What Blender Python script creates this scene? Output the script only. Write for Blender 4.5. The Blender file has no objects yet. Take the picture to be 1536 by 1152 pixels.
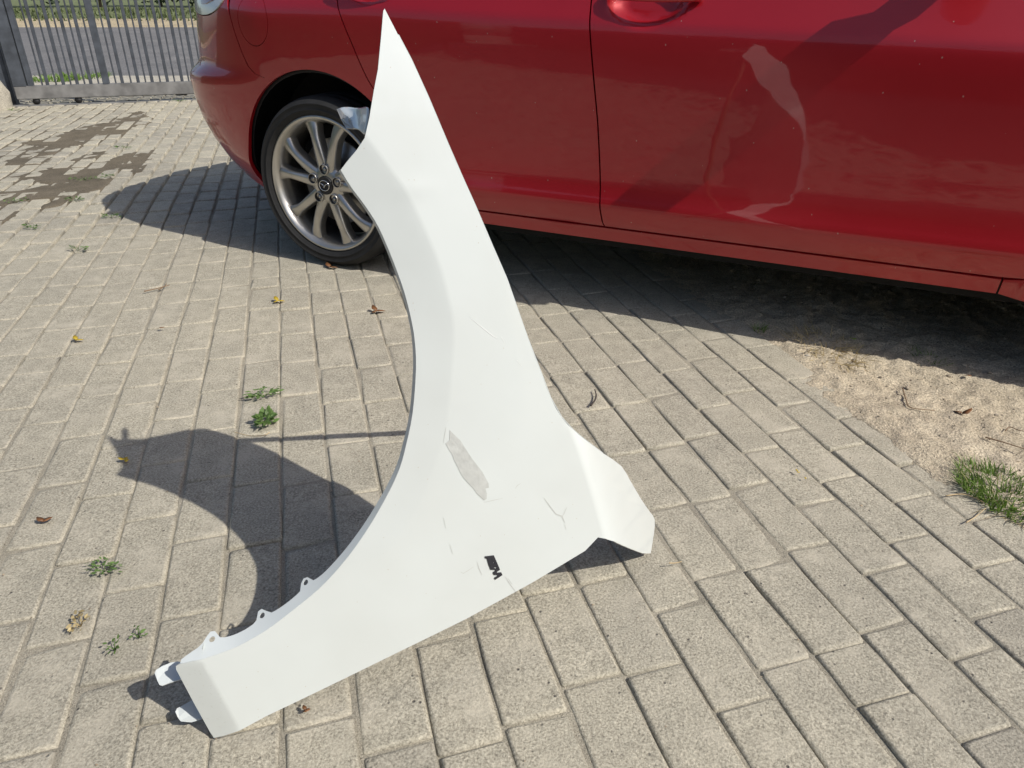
import bpy, bmesh, math, random
import numpy as np
from mathutils import Vector, Matrix, noise
from mathutils.geometry import delaunay_2d_cdt

random.seed(7); np.random.seed(7)
R = math.radians
scene = bpy.context.scene
COL = scene.collection

# ------------------------------------------------------------------ camera, sky, sun, exposure
F_PX, CX, CY, HORIZON = 1110.0, 768.0, 576.0, -10.0
PITCH = math.atan2(CY - HORIZON, F_PX)
CAM_H = 0.93
cam_d = bpy.data.cameras.new('camera'); cam = bpy.data.objects.new('camera', cam_d); COL.objects.link(cam)
cam_d.sensor_width = 36; cam_d.lens = F_PX / 1536 * 36; cam_d.clip_start = 0.02; cam_d.clip_end = 500
cam.location = (0, 0, CAM_H); cam.rotation_euler = (math.pi / 2 - PITCH, 0, 0)
scene.camera = cam

SUN_AZ, SUN_EL = 121.8, 43.8           # compass style: 0 = +Y (view), 90 = +X (right)
world = bpy.data.worlds.new('World'); scene.world = world; world.use_nodes = True
wn = world.node_tree.nodes; wl = world.node_tree.links
sky = wn.new('ShaderNodeTexSky'); sky.sky_type = 'NISHITA'; sky.sun_disc = False
sky.sun_elevation = R(SUN_EL); sky.sun_rotation = R(SUN_AZ); sky.air_density = 1.0; sky.dust_density = 2.0
wl.new(sky.outputs[0], wn['Background'].inputs[0]); wn['Background'].inputs[1].default_value = 0.115
sun_d = bpy.data.lights.new('sun', 'SUN'); sun = bpy.data.objects.new('sun', sun_d); COL.objects.link(sun)
sun_d.energy = 4.15; sun_d.angle = R(0.53); sun_d.color = (1.0, 0.955, 0.88)
SUN_DIR = Vector((math.sin(R(SUN_AZ)) * math.cos(R(SUN_EL)), math.cos(R(SUN_AZ)) * math.cos(R(SUN_EL)), math.sin(R(SUN_EL))))
sun.rotation_euler = SUN_DIR.to_track_quat('Z', 'Y').to_euler(); sun.location = SUN_DIR * 30
vs = scene.view_settings
vs.view_transform = 'Standard'; vs.look = 'None'; vs.exposure = 0.05; vs.gamma = 1; vs.use_curve_mapping = False
scene.render.engine = 'CYCLES'; scene.cycles.samples = 96; scene.cycles.use_denoising = True
scene.render.resolution_x = 1024; scene.render.resolution_y = 768

# ------------------------------------------------------------------ helpers
SP, CP = math.sin(PITCH), math.cos(PITCH)
def ray(x, y):
    a = (x - CX) / F_PX; b = -(y - CY) / F_PX
    return Vector((a, CP + b * SP, -SP + b * CP))
CAM = Vector((0, 0, CAM_H))
def at(x, y, z=0.0):
    """ground point (height z) seen at a place of the photograph"""
    d = ray(x, y); return CAM + d * ((z - CAM_H) / d.z)
def proj(P):
    r = P[0]; u = P[1] * SP + (P[2] - CAM_H) * CP; w = P[1] * CP - (P[2] - CAM_H) * SP
    if w < 0.05: return None
    return (CX + F_PX * r / w, CY - F_PX * u / w)

def mesh_obj(name, verts, faces, mat=None, parent=None, smooth=False):
    me = bpy.data.meshes.new(name); me.from_pydata([tuple(v) for v in verts], [], faces); me.update()
    if smooth: me.shade_smooth()
    o = bpy.data.objects.new(name, me); COL.objects.link(o)
    if mat: me.materials.append(mat)
    if parent: o.parent = parent
    return o
def bm_obj(name, bm, mat=None, parent=None, smooth=False):
    me = bpy.data.meshes.new(name); bm.to_mesh(me); bm.free()
    if smooth: me.shade_smooth()
    o = bpy.data.objects.new(name, me); COL.objects.link(o)
    if mat: me.materials.append(mat)
    if parent: o.parent = parent
    return o
def empty(name, loc=(0, 0, 0), rz=0.0):
    o = bpy.data.objects.new(name, None); COL.objects.link(o); o.location = loc; o.rotation_euler = (0, 0, rz)
    o.empty_display_size = 0.1
    return o
def tag(o, label=None, cat=None, group=None, kind=None):
    if label: o['label'] = label
    if cat: o['category'] = cat
    if group: o['group'] = group
    if kind: o['kind'] = kind
    return o
def add_box(bm, x0, x1, y0, y1, z0, z1, bev=0.0):
    m = Matrix.Translation(((x0 + x1) / 2, (y0 + y1) / 2, (z0 + z1) / 2)) @ Matrix.Diagonal((x1 - x0, y1 - y0, z1 - z0, 1))
    r = bmesh.ops.create_cube(bm, size=1, matrix=m)
    if bev:
        es = list({e for v in r['verts'] for e in v.link_edges})
        bmesh.ops.bevel(bm, geom=es, offset=bev, segments=2, affect='EDGES', clamp_overlap=True)
def add_tube(bm, pts, rad, seg=8, cap=True):
    """tube along points; rad number or list"""
    pts = [Vector(p) for p in pts]; n = len(pts); rings = []
    rr = rad if isinstance(rad, (list, tuple)) else [rad] * n
    up = Vector((0.13, 0.31, 0.94)).normalized()
    for i, p in enumerate(pts):
        t = (pts[min(i + 1, n - 1)] - pts[max(i - 1, 0)]).normalized()
        x = t.cross(up)
        if x.length < 1e-3: x = t.cross(Vector((1, 0, 0)))
        x.normalize(); y = x.cross(t)
        rings.append([bm.verts.new(p + (x * math.cos(k * math.tau / seg) + y * math.sin(k * math.tau / seg)) * rr[i]) for k in range(seg)])
    for a, b in zip(rings[:-1], rings[1:]):
        for k in range(seg): bm.faces.new((a[k], a[(k + 1) % seg], b[(k + 1) % seg], b[k]))
    if cap: bm.faces.new(rings[0][::-1]); bm.faces.new(rings[-1])

def catmull(pts, n=8):
    P = [np.array(p, float) for p in pts]; out = []
    for i in range(len(P) - 1):
        p0 = P[max(i - 1, 0)]; p1 = P[i]; p2 = P[i + 1]; p3 = P[min(i + 2, len(P) - 1)]
        for k in range(n):
            t = k / n
            out.append(0.5 * ((2 * p1) + (-p0 + p2) * t + (2 * p0 - 5 * p1 + 4 * p2 - p3) * t * t + (-p0 + 3 * p1 - 3 * p2 + p3) * t ** 3))
    out.append(P[-1]); return out
def inside(poly, pts):
    poly = np.asarray(poly); x = pts[:, 0]; y = pts[:, 1]; c = np.zeros(len(pts), bool)
    x1, y1 = poly[:, 0], poly[:, 1]; x2, y2 = np.roll(x1, 1), np.roll(y1, 1)
    for a, b, cc, d in zip(x1, y1, x2, y2):
        if b == d: continue
        c ^= ((b > y) != (d > y)) & (x < (cc - a) * (y - b) / (d - b) + a)
    return c
def seg_dist(P, line, closed=False):
    """unsigned distance of points P (n,2) to a polyline"""
    line = np.asarray(line); best = np.full(len(P), 1e9)
    idx = range(len(line)) if closed else range(1, len(line))
    for i in idx:
        a = line[i - 1]; b = line[i]; ab = b - a; L = ab @ ab
        if L < 1e-14: continue
        t = np.clip(((P - a) @ ab) / L, 0, 1); d = np.linalg.norm(P - (a + t[:, None] * ab), axis=1)
        best = np.minimum(best, d)
    return best
def resample(poly, step):
    out = []
    for i in range(len(poly)):
        a = np.array(poly[i], float); b = np.array(poly[(i + 1) % len(poly)], float)
        n = max(1, int(round(np.linalg.norm(b - a) / step)))
        for k in range(n): out.append(a + (b - a) * k / n)
    return np.array(out)
def triangulate(poly, step, holes=(), extra=()):
    """2D outline (+holes) -> points, triangles, boundary loops (index lists)"""
    P = resample(poly, step); H = [resample(hh, step * 0.6) for hh in holes]
    pts = list(P); edges = [(i, (i + 1) % len(P)) for i in range(len(P))]; loops = [list(range(len(P)))]
    for hh in H:
        s = len(pts); pts += list(hh); m = len(hh)
        edges += [(s + i, s + (i + 1) % m) for i in range(m)]; loops.append(list(range(s, s + m)))
    lo = P.min(0); hi = P.max(0)
    gx, gy = np.meshgrid(np.arange(lo[0], hi[0], step), np.arange(lo[1], hi[1], step)); g = np.stack([gx.ravel(), gy.ravel()], 1)
    ex = np.array([p for e in extra for p in resample_open(e, step)]) if len(extra) else np.zeros((0, 2))
    if len(ex):
        g = g[seg_dist_multi(g, extra) > step * 0.45]; g = np.concatenate([g, ex])
    ok = inside(P, g) & (seg_dist(g, P, True) > step * 0.4)
    for hh in H: ok &= ~inside(hh, g) & (seg_dist(g, hh, True) > step * 0.3)
    g = g[ok]; allp = [Vector((float(p[0]), float(p[1]))) for p in pts] + [Vector((float(p[0]), float(p[1]))) for p in g]
    v, e, f, ov, oe, of = delaunay_2d_cdt(allp, edges, [], 0, 1e-7)
    vv = np.array([(p.x, p.y) for p in v]); tri = np.array([t for t in f if len(t) == 3])
    cen = vv[tri].mean(1); keep = inside(P, cen)
    for hh in H: keep &= ~inside(hh, cen)
    tri = tri[keep]
    remap = {}
    for i, o in enumerate(ov):
        for k in o: remap[k] = i
    loops = [[remap[k] for k in lp if k in remap] for lp in loops]
    return vv, tri, loops
def resample_open(l, step):
    out = []
    for a, b in zip(l[:-1], l[1:]):
        a = np.array(a, float); b = np.array(b, float); n = max(1, int(round(np.linalg.norm(b - a) / step)))
        for k in range(n): out.append(a + (b - a) * k / n)
    out.append(np.array(l[-1], float)); return out
def seg_dist_multi(P, lines):
    d = np.full(len(P), 1e9)
    for l in lines: d = np.minimum(d, seg_dist(P, np.asarray(l)))
    return d
def sheet(name, tri_data, fmap, fnorm, mat, parent, fold=0.012, back=None, foldmat=None):
    """curved sheet over a 2D outline: front face with true normals, edges folded inwards by fold;
       back = thickness: a second skin behind"""
    vv, tri, loops = tri_data
    P = [Vector(fmap(p)) for p in vv]; N = [Vector(fnorm(p)).normalized() for p in vv]
    verts = list(P); norms = list(N); faces = []
    for t in tri:
        a, b, c = (int(k) for k in t)
        n = (P[b] - P[a]).cross(P[c] - P[a])
        faces.append((a, b, c) if n.dot(N[a]) > 0 else (a, c, b))
    if back:
        s = len(verts); verts += [p - n * back for p, n in zip(P, N)]; norms += [-n for n in N]
        faces += [(s + f[0], s + f[2], s + f[1]) for f in faces]
        fold = back
    for lp in loops:
        s = len(verts); m = len(lp)
        for i, k in enumerate(lp):
            tdir = (P[lp[(i + 1) % m]] - P[lp[i - 1]]); e = tdir.cross(N[k])
            if e.length < 1e-9: e = Vector((0, 0, 1))
            e.normalize()
            verts += [P[k], P[k] - N[k] * fold]; norms += [e, e]
        for i in range(m):
            j = (i + 1) % m
            faces.append((s + 2 * i, s + 2 * i + 1, s + 2 * j + 1, s + 2 * j))
    # outward winding of fold strips is not critical (two sided shading)
    o = mesh_obj(name, verts, faces, mat, parent, True)
    o.data.normals_split_custom_set_from_vertices([tuple(n) for n in norms])
    return o

# ------------------------------------------------------------------ materials
def new_mat(name):
    m = bpy.data.materials.new(name); m.use_nodes = True
    return m, m.node_tree.nodes, m.node_tree.links, m.node_tree.nodes['Principled BSDF']
def plain(name, col, rough=0.5, metal=0.0, coat=0.0, coat_r=0.05, spec=0.5, bump=0.0, bscale=200, var=0.0, vscale=20):
    m, n, l, b = new_mat(name)
    b.inputs['Base Color'].default_value = (*col, 1); b.inputs['Roughness'].default_value = rough
    b.inputs['Metallic'].default_value = metal; b.inputs['Coat Weight'].default_value = coat
    b.inputs['Coat Roughness'].default_value = coat_r; b.inputs['Specular IOR Level'].default_value = spec
    if bump or var:
        g = n.new('ShaderNodeNewGeometry')
    if var:
        t = n.new('ShaderNodeTexNoise'); t.inputs['Scale'].default_value = vscale; t.inputs['Detail'].default_value = 6
        l.new(g.outputs['Position'], t.inputs['Vector'])
        r = n.new('ShaderNodeValToRGB'); r.color_ramp.elements[0].position = 0.3; r.color_ramp.elements[1].position = 0.7
        r.color_ramp.elements[0].color = (*[c * (1 - var) for c in col], 1); r.color_ramp.elements[1].color = (*[min(1, c * (1 + var)) for c in col], 1)
        l.new(t.outputs['Fac'], r.inputs[0]); l.new(r.outputs[0], b.inputs['Base Color'])
    if bump:
        t = n.new('ShaderNodeTexNoise'); t.inputs['Scale'].default_value = bscale; t.inputs['Detail'].default_value = 5
        l.new(g.outputs['Position'], t.inputs['Vector'])
        bp = n.new('ShaderNodeBump'); bp.inputs['Strength'].default_value = bump; bp.inputs['Distance'].default_value = 0.003
        l.new(t.outputs['Fac'], bp.inputs['Height']); l.new(bp.outputs[0], b.inputs['Normal'])
    return m

def granular(name, c_lo, c_hi, speck, fine=420, med=24, bump=0.6, dist=0.0025, island=0.0, dust=None, objrand=False):
    """concrete / sand: grains, pores, blotches, optional tone per piece"""
    m, n, l, b = new_mat(name)
    b.inputs['Roughness'].default_value = 0.93; b.inputs['Specular IOR Level'].default_value = 0.25
    g = n.new('ShaderNodeNewGeometry')
    def noise_t(scale, detail=4, rough=0.6):
        t = n.new('ShaderNodeTexNoise'); t.inputs['Scale'].default_value = scale; t.inputs['Detail'].default_value = detail
        t.inputs['Roughness'].default_value = rough; l.new(g.outputs['Position'], t.inputs['Vector']); return t
    def ramp(src, p0, p1, c0=(0, 0, 0, 1), c1=(1, 1, 1, 1)):
        r = n.new('ShaderNodeValToRGB'); r.color_ramp.elements[0].position = p0; r.color_ramp.elements[1].position = p1
        r.color_ramp.elements[0].color = c0; r.color_ramp.elements[1].color = c1; l.new(src, r.inputs[0]); return r
    def mix(kind, fac, a, bb):
        x = n.new('ShaderNodeMix'); x.data_type = 'RGBA'; x.blend_type = kind
        if isinstance(fac, float): x.inputs[0].default_value = fac
        else: l.new(fac, x.inputs[0])
        for s, v in ((6, a), (7, bb)):
            if isinstance(v, tuple): x.inputs[s].default_value = v
            else: l.new(v, x.inputs[s])
        return x.outputs[2]
    blot = noise_t(med, 5); base = ramp(blot.outputs['Fac'], 0.3, 0.7, (*c_lo, 1), (*c_hi, 1)).outputs[0]
    big = noise_t(1.7, 4); base = mix('MULTIPLY', 1.0, base, ramp(big.outputs['Fac'], 0.3, 0.7, (0.86, 0.86, 0.87, 1), (1.08, 1.07, 1.05, 1)).outputs[0])
    if island:
        base = mix('MULTIPLY', 1.0, base, ramp(g.outputs['Random Per Island'], 0.0, 1.0, (1 - island, 1 - island, 1 - island * 0.9, 1), (1 + island, 1 + island, 1 + island * 0.8, 1)).outputs[0])
    if objrand:
        oi = n.new('ShaderNodeObjectInfo')
        base = mix('MULTIPLY', 1.0, base, ramp(oi.outputs['Random'], 0.0, 1.0, (0.88, 0.88, 0.89, 1), (1.12, 1.12, 1.1, 1)).outputs[0])
    gr = noise_t(fine, 3, 0.75)
    base = mix('MULTIPLY', 1.0, base, ramp(gr.outputs['Fac'], 0.28, 0.72, (0.40, 0.39, 0.38, 1), (1.48, 1.48, 1.47, 1)).outputs[0])
    vo = n.new('ShaderNodeTexVoronoi'); vo.inputs['Scale'].default_value = fine * 0.32; l.new(g.outputs['Position'], vo.inputs['Vector'])
    sp = ramp(vo.outputs['Distance'], 0.10, 0.24, (1, 1, 1, 1), (0, 0, 0, 1)).outputs[0]
    pick = ramp(noise_t(fine * 0.12, 2).outputs['Fac'], 0.57, 0.66).outputs[0]
    pm = n.new('ShaderNodeMath'); pm.operation = 'MULTIPLY'; l.new(sp, pm.inputs[0]); l.new(pick, pm.inputs[1])
    base = mix('MIX', pm.outputs[0], base, (*speck, 1))
    if dust:
        dn = ramp(noise_t(9, 5, 0.7).outputs['Fac'], 0.5, 0.72, (0, 0, 0, 1), (0.75, 0.75, 0.75, 1)).outputs[0]
        base = mix('MIX', dn, base, (*dust, 1))
    l.new(base, b.inputs['Base Color'])
    h1 = n.new('ShaderNodeMath'); h1.operation = 'MULTIPLY_ADD'; l.new(gr.outputs['Fac'], h1.inputs[0]); h1.inputs[1].default_value = 1.0
    mid = noise_t(fine * 0.2, 4); hm = n.new('ShaderNodeMath'); hm.operation = 'MULTIPLY'; hm.inputs[1].default_value = 1.3; l.new(mid.outputs['Fac'], hm.inputs[0])
    l.new(hm.outputs[0], h1.inputs[2])
    h2 = n.new('ShaderNodeMath'); h2.operation = 'SUBTRACT'; l.new(h1.outputs[0], h2.inputs[0]); l.new(pm.outputs[0], h2.inputs[1])
    bp = n.new('ShaderNodeBump'); bp.inputs['Strength'].default_value = bump; bp.inputs['Distance'].default_value = dist
    l.new(h2.outputs[0], bp.inputs['Height']); l.new(bp.outputs[0], b.inputs['Normal'])
    return m

PAVER = granular('paver_concrete', (0.36, 0.336, 0.274), (0.442, 0.411, 0.335), (0.125, 0.113, 0.095), fine=250, island=0.11, dust=(0.51, 0.466, 0.375), bump=0.7)
SAND = granular('joint_sand', (0.315, 0.290, 0.235), (0.43, 0.395, 0.318), (0.16, 0.135, 0.10), fine=520, med=14, bump=0.9)
DIRT = granular('dirt', (0.50, 0.43, 0.32), (0.65, 0.57, 0.435), (0.20, 0.165, 0.12), fine=200, med=9, bump=1.0, dist=0.006)
CONC = granular('old_concrete', (0.40, 0.37, 0.31), (0.5, 0.47, 0.40), (0.2, 0.18, 0.15), fine=150, med=6)
ASPH = granular('asphalt', (0.155, 0.153, 0.155), (0.20, 0.195, 0.195), (0.09, 0.09, 0.09), fine=60, med=1.5, bump=0.3)
DRY = granular('dry_verge', (0.40, 0.33, 0.22), (0.5, 0.42, 0.28), (0.2, 0.16, 0.08), fine=40, med=2.0, bump=0.6, dist=0.02)
LAWN = plain('lawn', (0.13, 0.15, 0.06), 0.95, var=0.35, vscale=2.5)
STONE = plain('pebble', (0.45, 0.41, 0.34), 0.9, var=0.3, vscale=15)

def paint_white():
    m, n, l, b = new_mat('white_paint')
    b.inputs['Base Color'].default_value = (0.612, 0.652, 0.648, 1); b.inputs['Roughness'].default_value = 0.42
    b.inputs['Coat Weight'].default_value = 0.9; b.inputs['Coat Roughness'].default_value = 0.06
    g = n.new('ShaderNodeTexCoord'); t = n.new('ShaderNodeTexNoise'); t.inputs['Scale'].default_value = 5; t.inputs['Detail'].default_value = 6
    l.new(g.outputs['Object'], t.inputs['Vector'])
    r = n.new('ShaderNodeValToRGB'); r.color_ramp.elements[0].position = 0.35; r.color_ramp.elements[1].position = 0.62
    r.color_ramp.elements[0].color = (0.588, 0.622, 0.614, 1); r.color_ramp.elements[1].color = (0.612, 0.652, 0.648, 1)
    l.new(t.outputs['Fac'], r.inputs[0])
    # fine dirt specks
    v = n.new('ShaderNodeTexVoronoi'); v.inputs['Scale'].default_value = 55; l.new(g.outputs['Object'], v.inputs['Vector'])
    rs = n.new('ShaderNodeValToRGB'); rs.color_ramp.elements[0].position = 0.03; rs.color_ramp.elements[1].position = 0.05
    l.new(v.outputs['Distance'], rs.inputs[0])
    x = n.new('ShaderNodeMix'); x.data_type = 'RGBA'; x.inputs[6].default_value = (0.5, 0.48, 0.43, 1)
    l.new(rs.outputs[0], x.inputs[0]); l.new(r.outputs[0], x.inputs[7]); l.new(x.outputs[2], b.inputs['Base Color'])
    t2 = n.new('ShaderNodeTexNoise'); t2.inputs['Scale'].default_value = 14; t2.inputs['Detail'].default_value = 2
    l.new(g.outputs['Object'], t2.inputs['Vector'])
    bp = n.new('ShaderNodeBump'); bp.inputs['Strength'].default_value = 0.10; bp.inputs['Distance'].default_value = 0.005
    l.new(t2.outputs['Fac'], bp.inputs['Height']); l.new(bp.outputs[0], b.inputs['Normal'])
    return m
WHITE = paint_white()
PRIMER = plain('grey_primer', (0.50, 0.52, 0.54), 0.45, bump=0.05, bscale=80)
BARE = plain('bare_metal_edge', (0.42, 0.40, 0.36), 0.45, metal=0.5)

def paint_red():
    m, n, l, b = new_mat('red_paint')
    b.inputs['Roughness'].default_value = 0.38; b.inputs['Metallic'].default_value = 0.25
    b.inputs['Coat Weight'].default_value = 1.0; b.inputs['Coat Roughness'].default_value = 0.03; b.inputs['Coat IOR'].default_value = 1.42
    g = n.new('ShaderNodeTexCoord')
    # dust film and dried drops
    t = n.new('ShaderNodeTexNoise'); t.inputs['Scale'].default_value = 3.0; t.inputs['Detail'].default_value = 7; l.new(g.outputs['Object'], t.inputs['Vector'])
    r = n.new('ShaderNodeValToRGB'); r.color_ramp.elements[0].position = 0.3; r.color_ramp.elements[1].position = 0.75
    r.color_ramp.elements[0].color = (0.34, 0.003, 0.010, 1); r.color_ramp.elements[1].color = (0.37, 0.006, 0.013, 1)
    l.new(t.outputs['Fac'], r.inputs[0])
    mp = n.new('ShaderNodeMapping'); mp.inputs['Scale'].default_value = (1, 1, 0.7); l.new(g.outputs['Object'], mp.inputs['Vector'])
    v = n.new('ShaderNodeTexVoronoi'); v.inputs['Scale'].default_value = 26; v.inputs['Randomness'].default_value = 1; l.new(mp.outputs[0], v.inputs['Vector'])
    wp = n.new('ShaderNodeTexNoise'); wp.inputs['Scale'].default_value = 160; l.new(g.outputs['Object'], wp.inputs['Vector'])
    ad = n.new('ShaderNodeMath'); ad.operation = 'MULTIPLY_ADD'; ad.inputs[1].default_value = 0.10; l.new(wp.outputs['Fac'], ad.inputs[0]); l.new(v.outputs['Distance'], ad.inputs[2])
    rs = n.new('ShaderNodeValToRGB'); rs.color_ramp.elements[0].position = 0.075; rs.color_ramp.elements[1].position = 0.095
    rs.color_ramp.elements[0].color = (0.7, 0.7, 0.7, 1); rs.color_ramp.elements[1].color = (0, 0, 0, 1)
    l.new(ad.outputs[0], rs.inputs[0])
    x = n.new('ShaderNodeMix'); x.data_type = 'RGBA'; x.inputs[7].default_value = (0.42, 0.30, 0.26, 1)
    l.new(rs.outputs[0], x.inputs[0]); l.new(r.outputs[0], x.inputs[6]); l.new(x.outputs[2], b.inputs['Base Color'])
    t2 = n.new('ShaderNodeTexNoise'); t2.inputs['Scale'].default_value = 5; t2.inputs['Detail'].default_value = 2; l.new(g.outputs['Object'], t2.inputs['Vector'])
    bp = n.new('ShaderNodeBump'); bp.inputs['Strength'].default_value = 0.05; bp.inputs['Distance'].default_value = 0.02
    l.new(t2.outputs['Fac'], bp.inputs['Height']); l.new(bp.outputs[0], b.inputs['Coat Normal'])
    return m
RED = paint_red()
BLACK = plain('black_plastic', (0.012, 0.012, 0.013), 0.6, bump=0.15, bscale=120)
SHELL = plain('dark_underbody', (0.008, 0.008, 0.009), 0.9)
RUBBER = plain('tyre_rubber', (0.013, 0.013, 0.0135), 0.8, bump=0.12, bscale=90, var=0.25, vscale=25)
ALLOY = plain('grey_alloy', (0.48, 0.465, 0.435), 0.30, metal=0.85, coat=0.3, var=0.10, vscale=18)
STEEL = plain('steel', (0.45, 0.44, 0.42), 0.4, metal=0.9)
CHROME = plain('chrome', (0.7, 0.7, 0.72), 0.15, metal=1.0)
GLASS = plain('dark_glass', (0.01, 0.012, 0.013), 0.04, spec=0.8)
LENSR = plain('red_lens', (0.16, 0.008, 0.012), 0.1, coat=1.0, coat_r=0.02)
LENSC = plain('clear_lens', (0.52, 0.52, 0.48), 0.12, coat=1.0, coat_r=0.02)
GATEM = plain('grey_gate_paint', (0.06, 0.068, 0.082), 0.55, metal=0.0, bump=0.25, bscale=40, var=0.3, vscale=14)
GATEM2 = plain('worn_rail_paint', (0.185, 0.182, 0.178), 0.6, bump=0.3, bscale=30, var=0.35, vscale=9)
WOOD = plain('stick_wood', (0.24, 0.16, 0.09), 0.8, bump=0.4, bscale=60, var=0.25)
BARK = plain('bark', (0.13, 0.095, 0.07), 0.9, bump=0.8, bscale=30, var=0.3)
def leafy(name, col, trans=0.35):
    m, n, l, b = new_mat(name)
    g = n.new('ShaderNodeNewGeometry'); r = n.new('ShaderNodeValToRGB')
    r.color_ramp.elements[0].color = (*[c * 0.65 for c in col], 1); r.color_ramp.elements[1].color = (*[min(1, c * 1.35) for c in col], 1)
    l.new(g.outputs['Random Per Island'], r.inputs[0]); l.new(r.outputs[0], b.inputs['Base Color'])
    b.inputs['Roughness'].default_value = 0.55
    t = n.new('ShaderNodeBsdfTranslucent'); l.new(r.outputs[0], t.inputs[0])
    ms = n.new('ShaderNodeMixShader'); ms.inputs[0].default_value = trans
    l.new(b.outputs[0], ms.inputs[1]); l.new(t.outputs[0], ms.inputs[2]); l.new(ms.outputs[0], n['Material Output'].inputs[0])
    return m
GRASS = leafy('grass_green', (0.15, 0.25, 0.045)); WEED = leafy('weed_green', (0.13, 0.22, 0.06)); DRYG = leafy('dry_straw', (0.52, 0.42, 0.22))
TREEL = leafy('tree_leaf', (0.06, 0.11, 0.03)); HEDGEL = leafy('shrub_leaf', (0.035, 0.06, 0.02), 0.2)
YELL = leafy('yellow_leaf', (0.62, 0.46, 0.05), 0.3); BROWN = leafy('brown_leaf', (0.22, 0.10, 0.04), 0.2); LIME = leafy('lime_leaf', (0.35, 0.50, 0.08), 0.3)
BADGE = plain('badge_black', (0.025, 0.025, 0.032), 0.35, bump=0.3, bscale=900)
FILM = plain('cloudy_film', (0.485, 0.50, 0.485), 0.35, coat=0.4, var=0.10, vscale=60, bump=0.3, bscale=120)
SCRATCH = plain('scratch_grey', (0.50, 0.51, 0.49), 0.7); SCRATCHW = plain('scratch_white', (0.80, 0.81, 0.80), 0.5)

# ------------------------------------------------------------------ setting: ground, paving, dirt, road
PAZ = R(-15.7)                                   # direction of the paving courses
CD = Vector((math.sin(PAZ), math.cos(PAZ), 0)); ND = Vector((math.cos(PAZ), -math.sin(PAZ), 0))
COURSE, PLEN, N0 = 0.1018, 0.207, -0.022
N_EDGE = N0 + 13 * COURSE                        # right border of the paving
def pv(n, c, z=0.0): return ND * n + CD * c + Vector((0, 0, z))

tag(mesh_obj('ground', [(-60, -60, -0.06), (60, -60, -0.06), (60, 9.6, -0.06), (-60, 9.6, -0.06)], [(0, 1, 2, 3)], SAND), kind='structure')

def wav(k, c):
    return 0.0045 * noise.noise(Vector((k * 0.35, c * 1.1, 3.0))) + 0.0035 * noise.noise(Vector((k * 1.7, c * 2.4, 9.0)))
def settle(n, c):                                # gentle unevenness of the whole yard
    return 0.010 * noise.noise(Vector((n * 0.9, c * 0.9, 1.3))) - 0.002
def grid_sheet(name, n0, n1, c0, c1, step, zf, mat):
    nn = int((n1 - n0) / step) + 1; nc = int((c1 - c0) / step) + 1; V = []; Fc = []
    for i in range(nc):
        for j in range(nn):
            a = n0 + (n1 - n0) * j / (nn - 1); b = c0 + (c1 - c0) * i / (nc - 1); V.append(pv(a, b, zf(a, b)))
    for i in range(nc - 1):
        for j in range(nn - 1):
            q = i * nn + j; Fc.append((q, q + 1, q + nn + 1, q + nn))
    return mesh_obj(name, V, Fc, mat, None, True)
def smst(x, a, b):
    t = min(1, max(0, (x - a) / (b - a))); return t * t * (3 - 2 * t)
def sand_z(n, c):
    t = noise.noise(Vector((n * 9, c * 9, 0.5))) + 0.6 * noise.noise(Vector((n * 31, c * 31, 4.5)))
    t = min(t, 0.55)
    return settle(n, c) - 0.0048 - 0.016 * smst(c - 0.35 * n, 3.4, 4.4) + 0.0034 * t
pavement = tag(grid_sheet('pavement', -6.6, N_EDGE + 0.05, -2.2, 8.9, 0.05, sand_z, SAND), kind='structure')

def paver_mesh(i, L, Wd, seed):
    rnd = random.Random(seed); V = []; Fc = []
    cr = [(rnd.uniform(-1, 1) * 0.0018, rnd.uniform(-1, 1) * 0.0018) for _ in range(8)]
    def ring(ins, z, cut):
        x = L / 2 - ins; y = Wd / 2 - ins
        p = [(x - cut, -y), (x, -y + cut), (x, y - cut), (x - cut, y), (-x + cut, y), (-x, y - cut), (-x, -y + cut), (-x + cut, -y)]
        return [(a + d[0], b + d[1], z + rnd.uniform(-1, 1) * 0.0004) for (a, b), d in zip(p, cr)]
    chip = rnd.randrange(4) if seed % 2 == 0 else None
    for ins, z, cut in ((0.0058, 0.0, 0.004), (0.0024, -0.0014, 0.0038), (0.0004, -0.0046, 0.0035), (0.0, -0.04, 0.003)): V += ring(ins, z, cut)
    if chip is not None:                         # a worn corner
        dd = rnd.uniform(0.004, 0.012); k0 = (chip * 2 + 0) % 8
        for rg in (0, 1, 2):
            for k in (k0, (k0 + 1) % 8):
                x, y, z = V[rg * 8 + k]; f = dd * (1.0, 0.7, 0.35)[rg]
                V[rg * 8 + k] = (x - math.copysign(f, x), y - math.copysign(f * 0.7, y), z - f * 0.25)
    Fc.append(tuple(range(8)))
    for k in range(3):
        for j in range(8):
            jn = (j + 1) % 8; Fc.append((k * 8 + j, (k + 1) * 8 + j, (k + 1) * 8 + jn, k * 8 + jn))
    return V, Fc
variants = [paver_mesh(i, 0.2, 0.098, 100 + i) for i in range(10)]
vmesh = []
for i, (V, Fc) in enumerate(variants):
    me = bpy.data.meshes.new('paver'); me.from_pydata(V, [], Fc); me.update(); me.materials.append(PAVER)
    for p in me.polygons[1:]: p.use_smooth = True
    me.polygons[0].use_smooth = False
    vmesh.append(me)
slots = []
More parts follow.
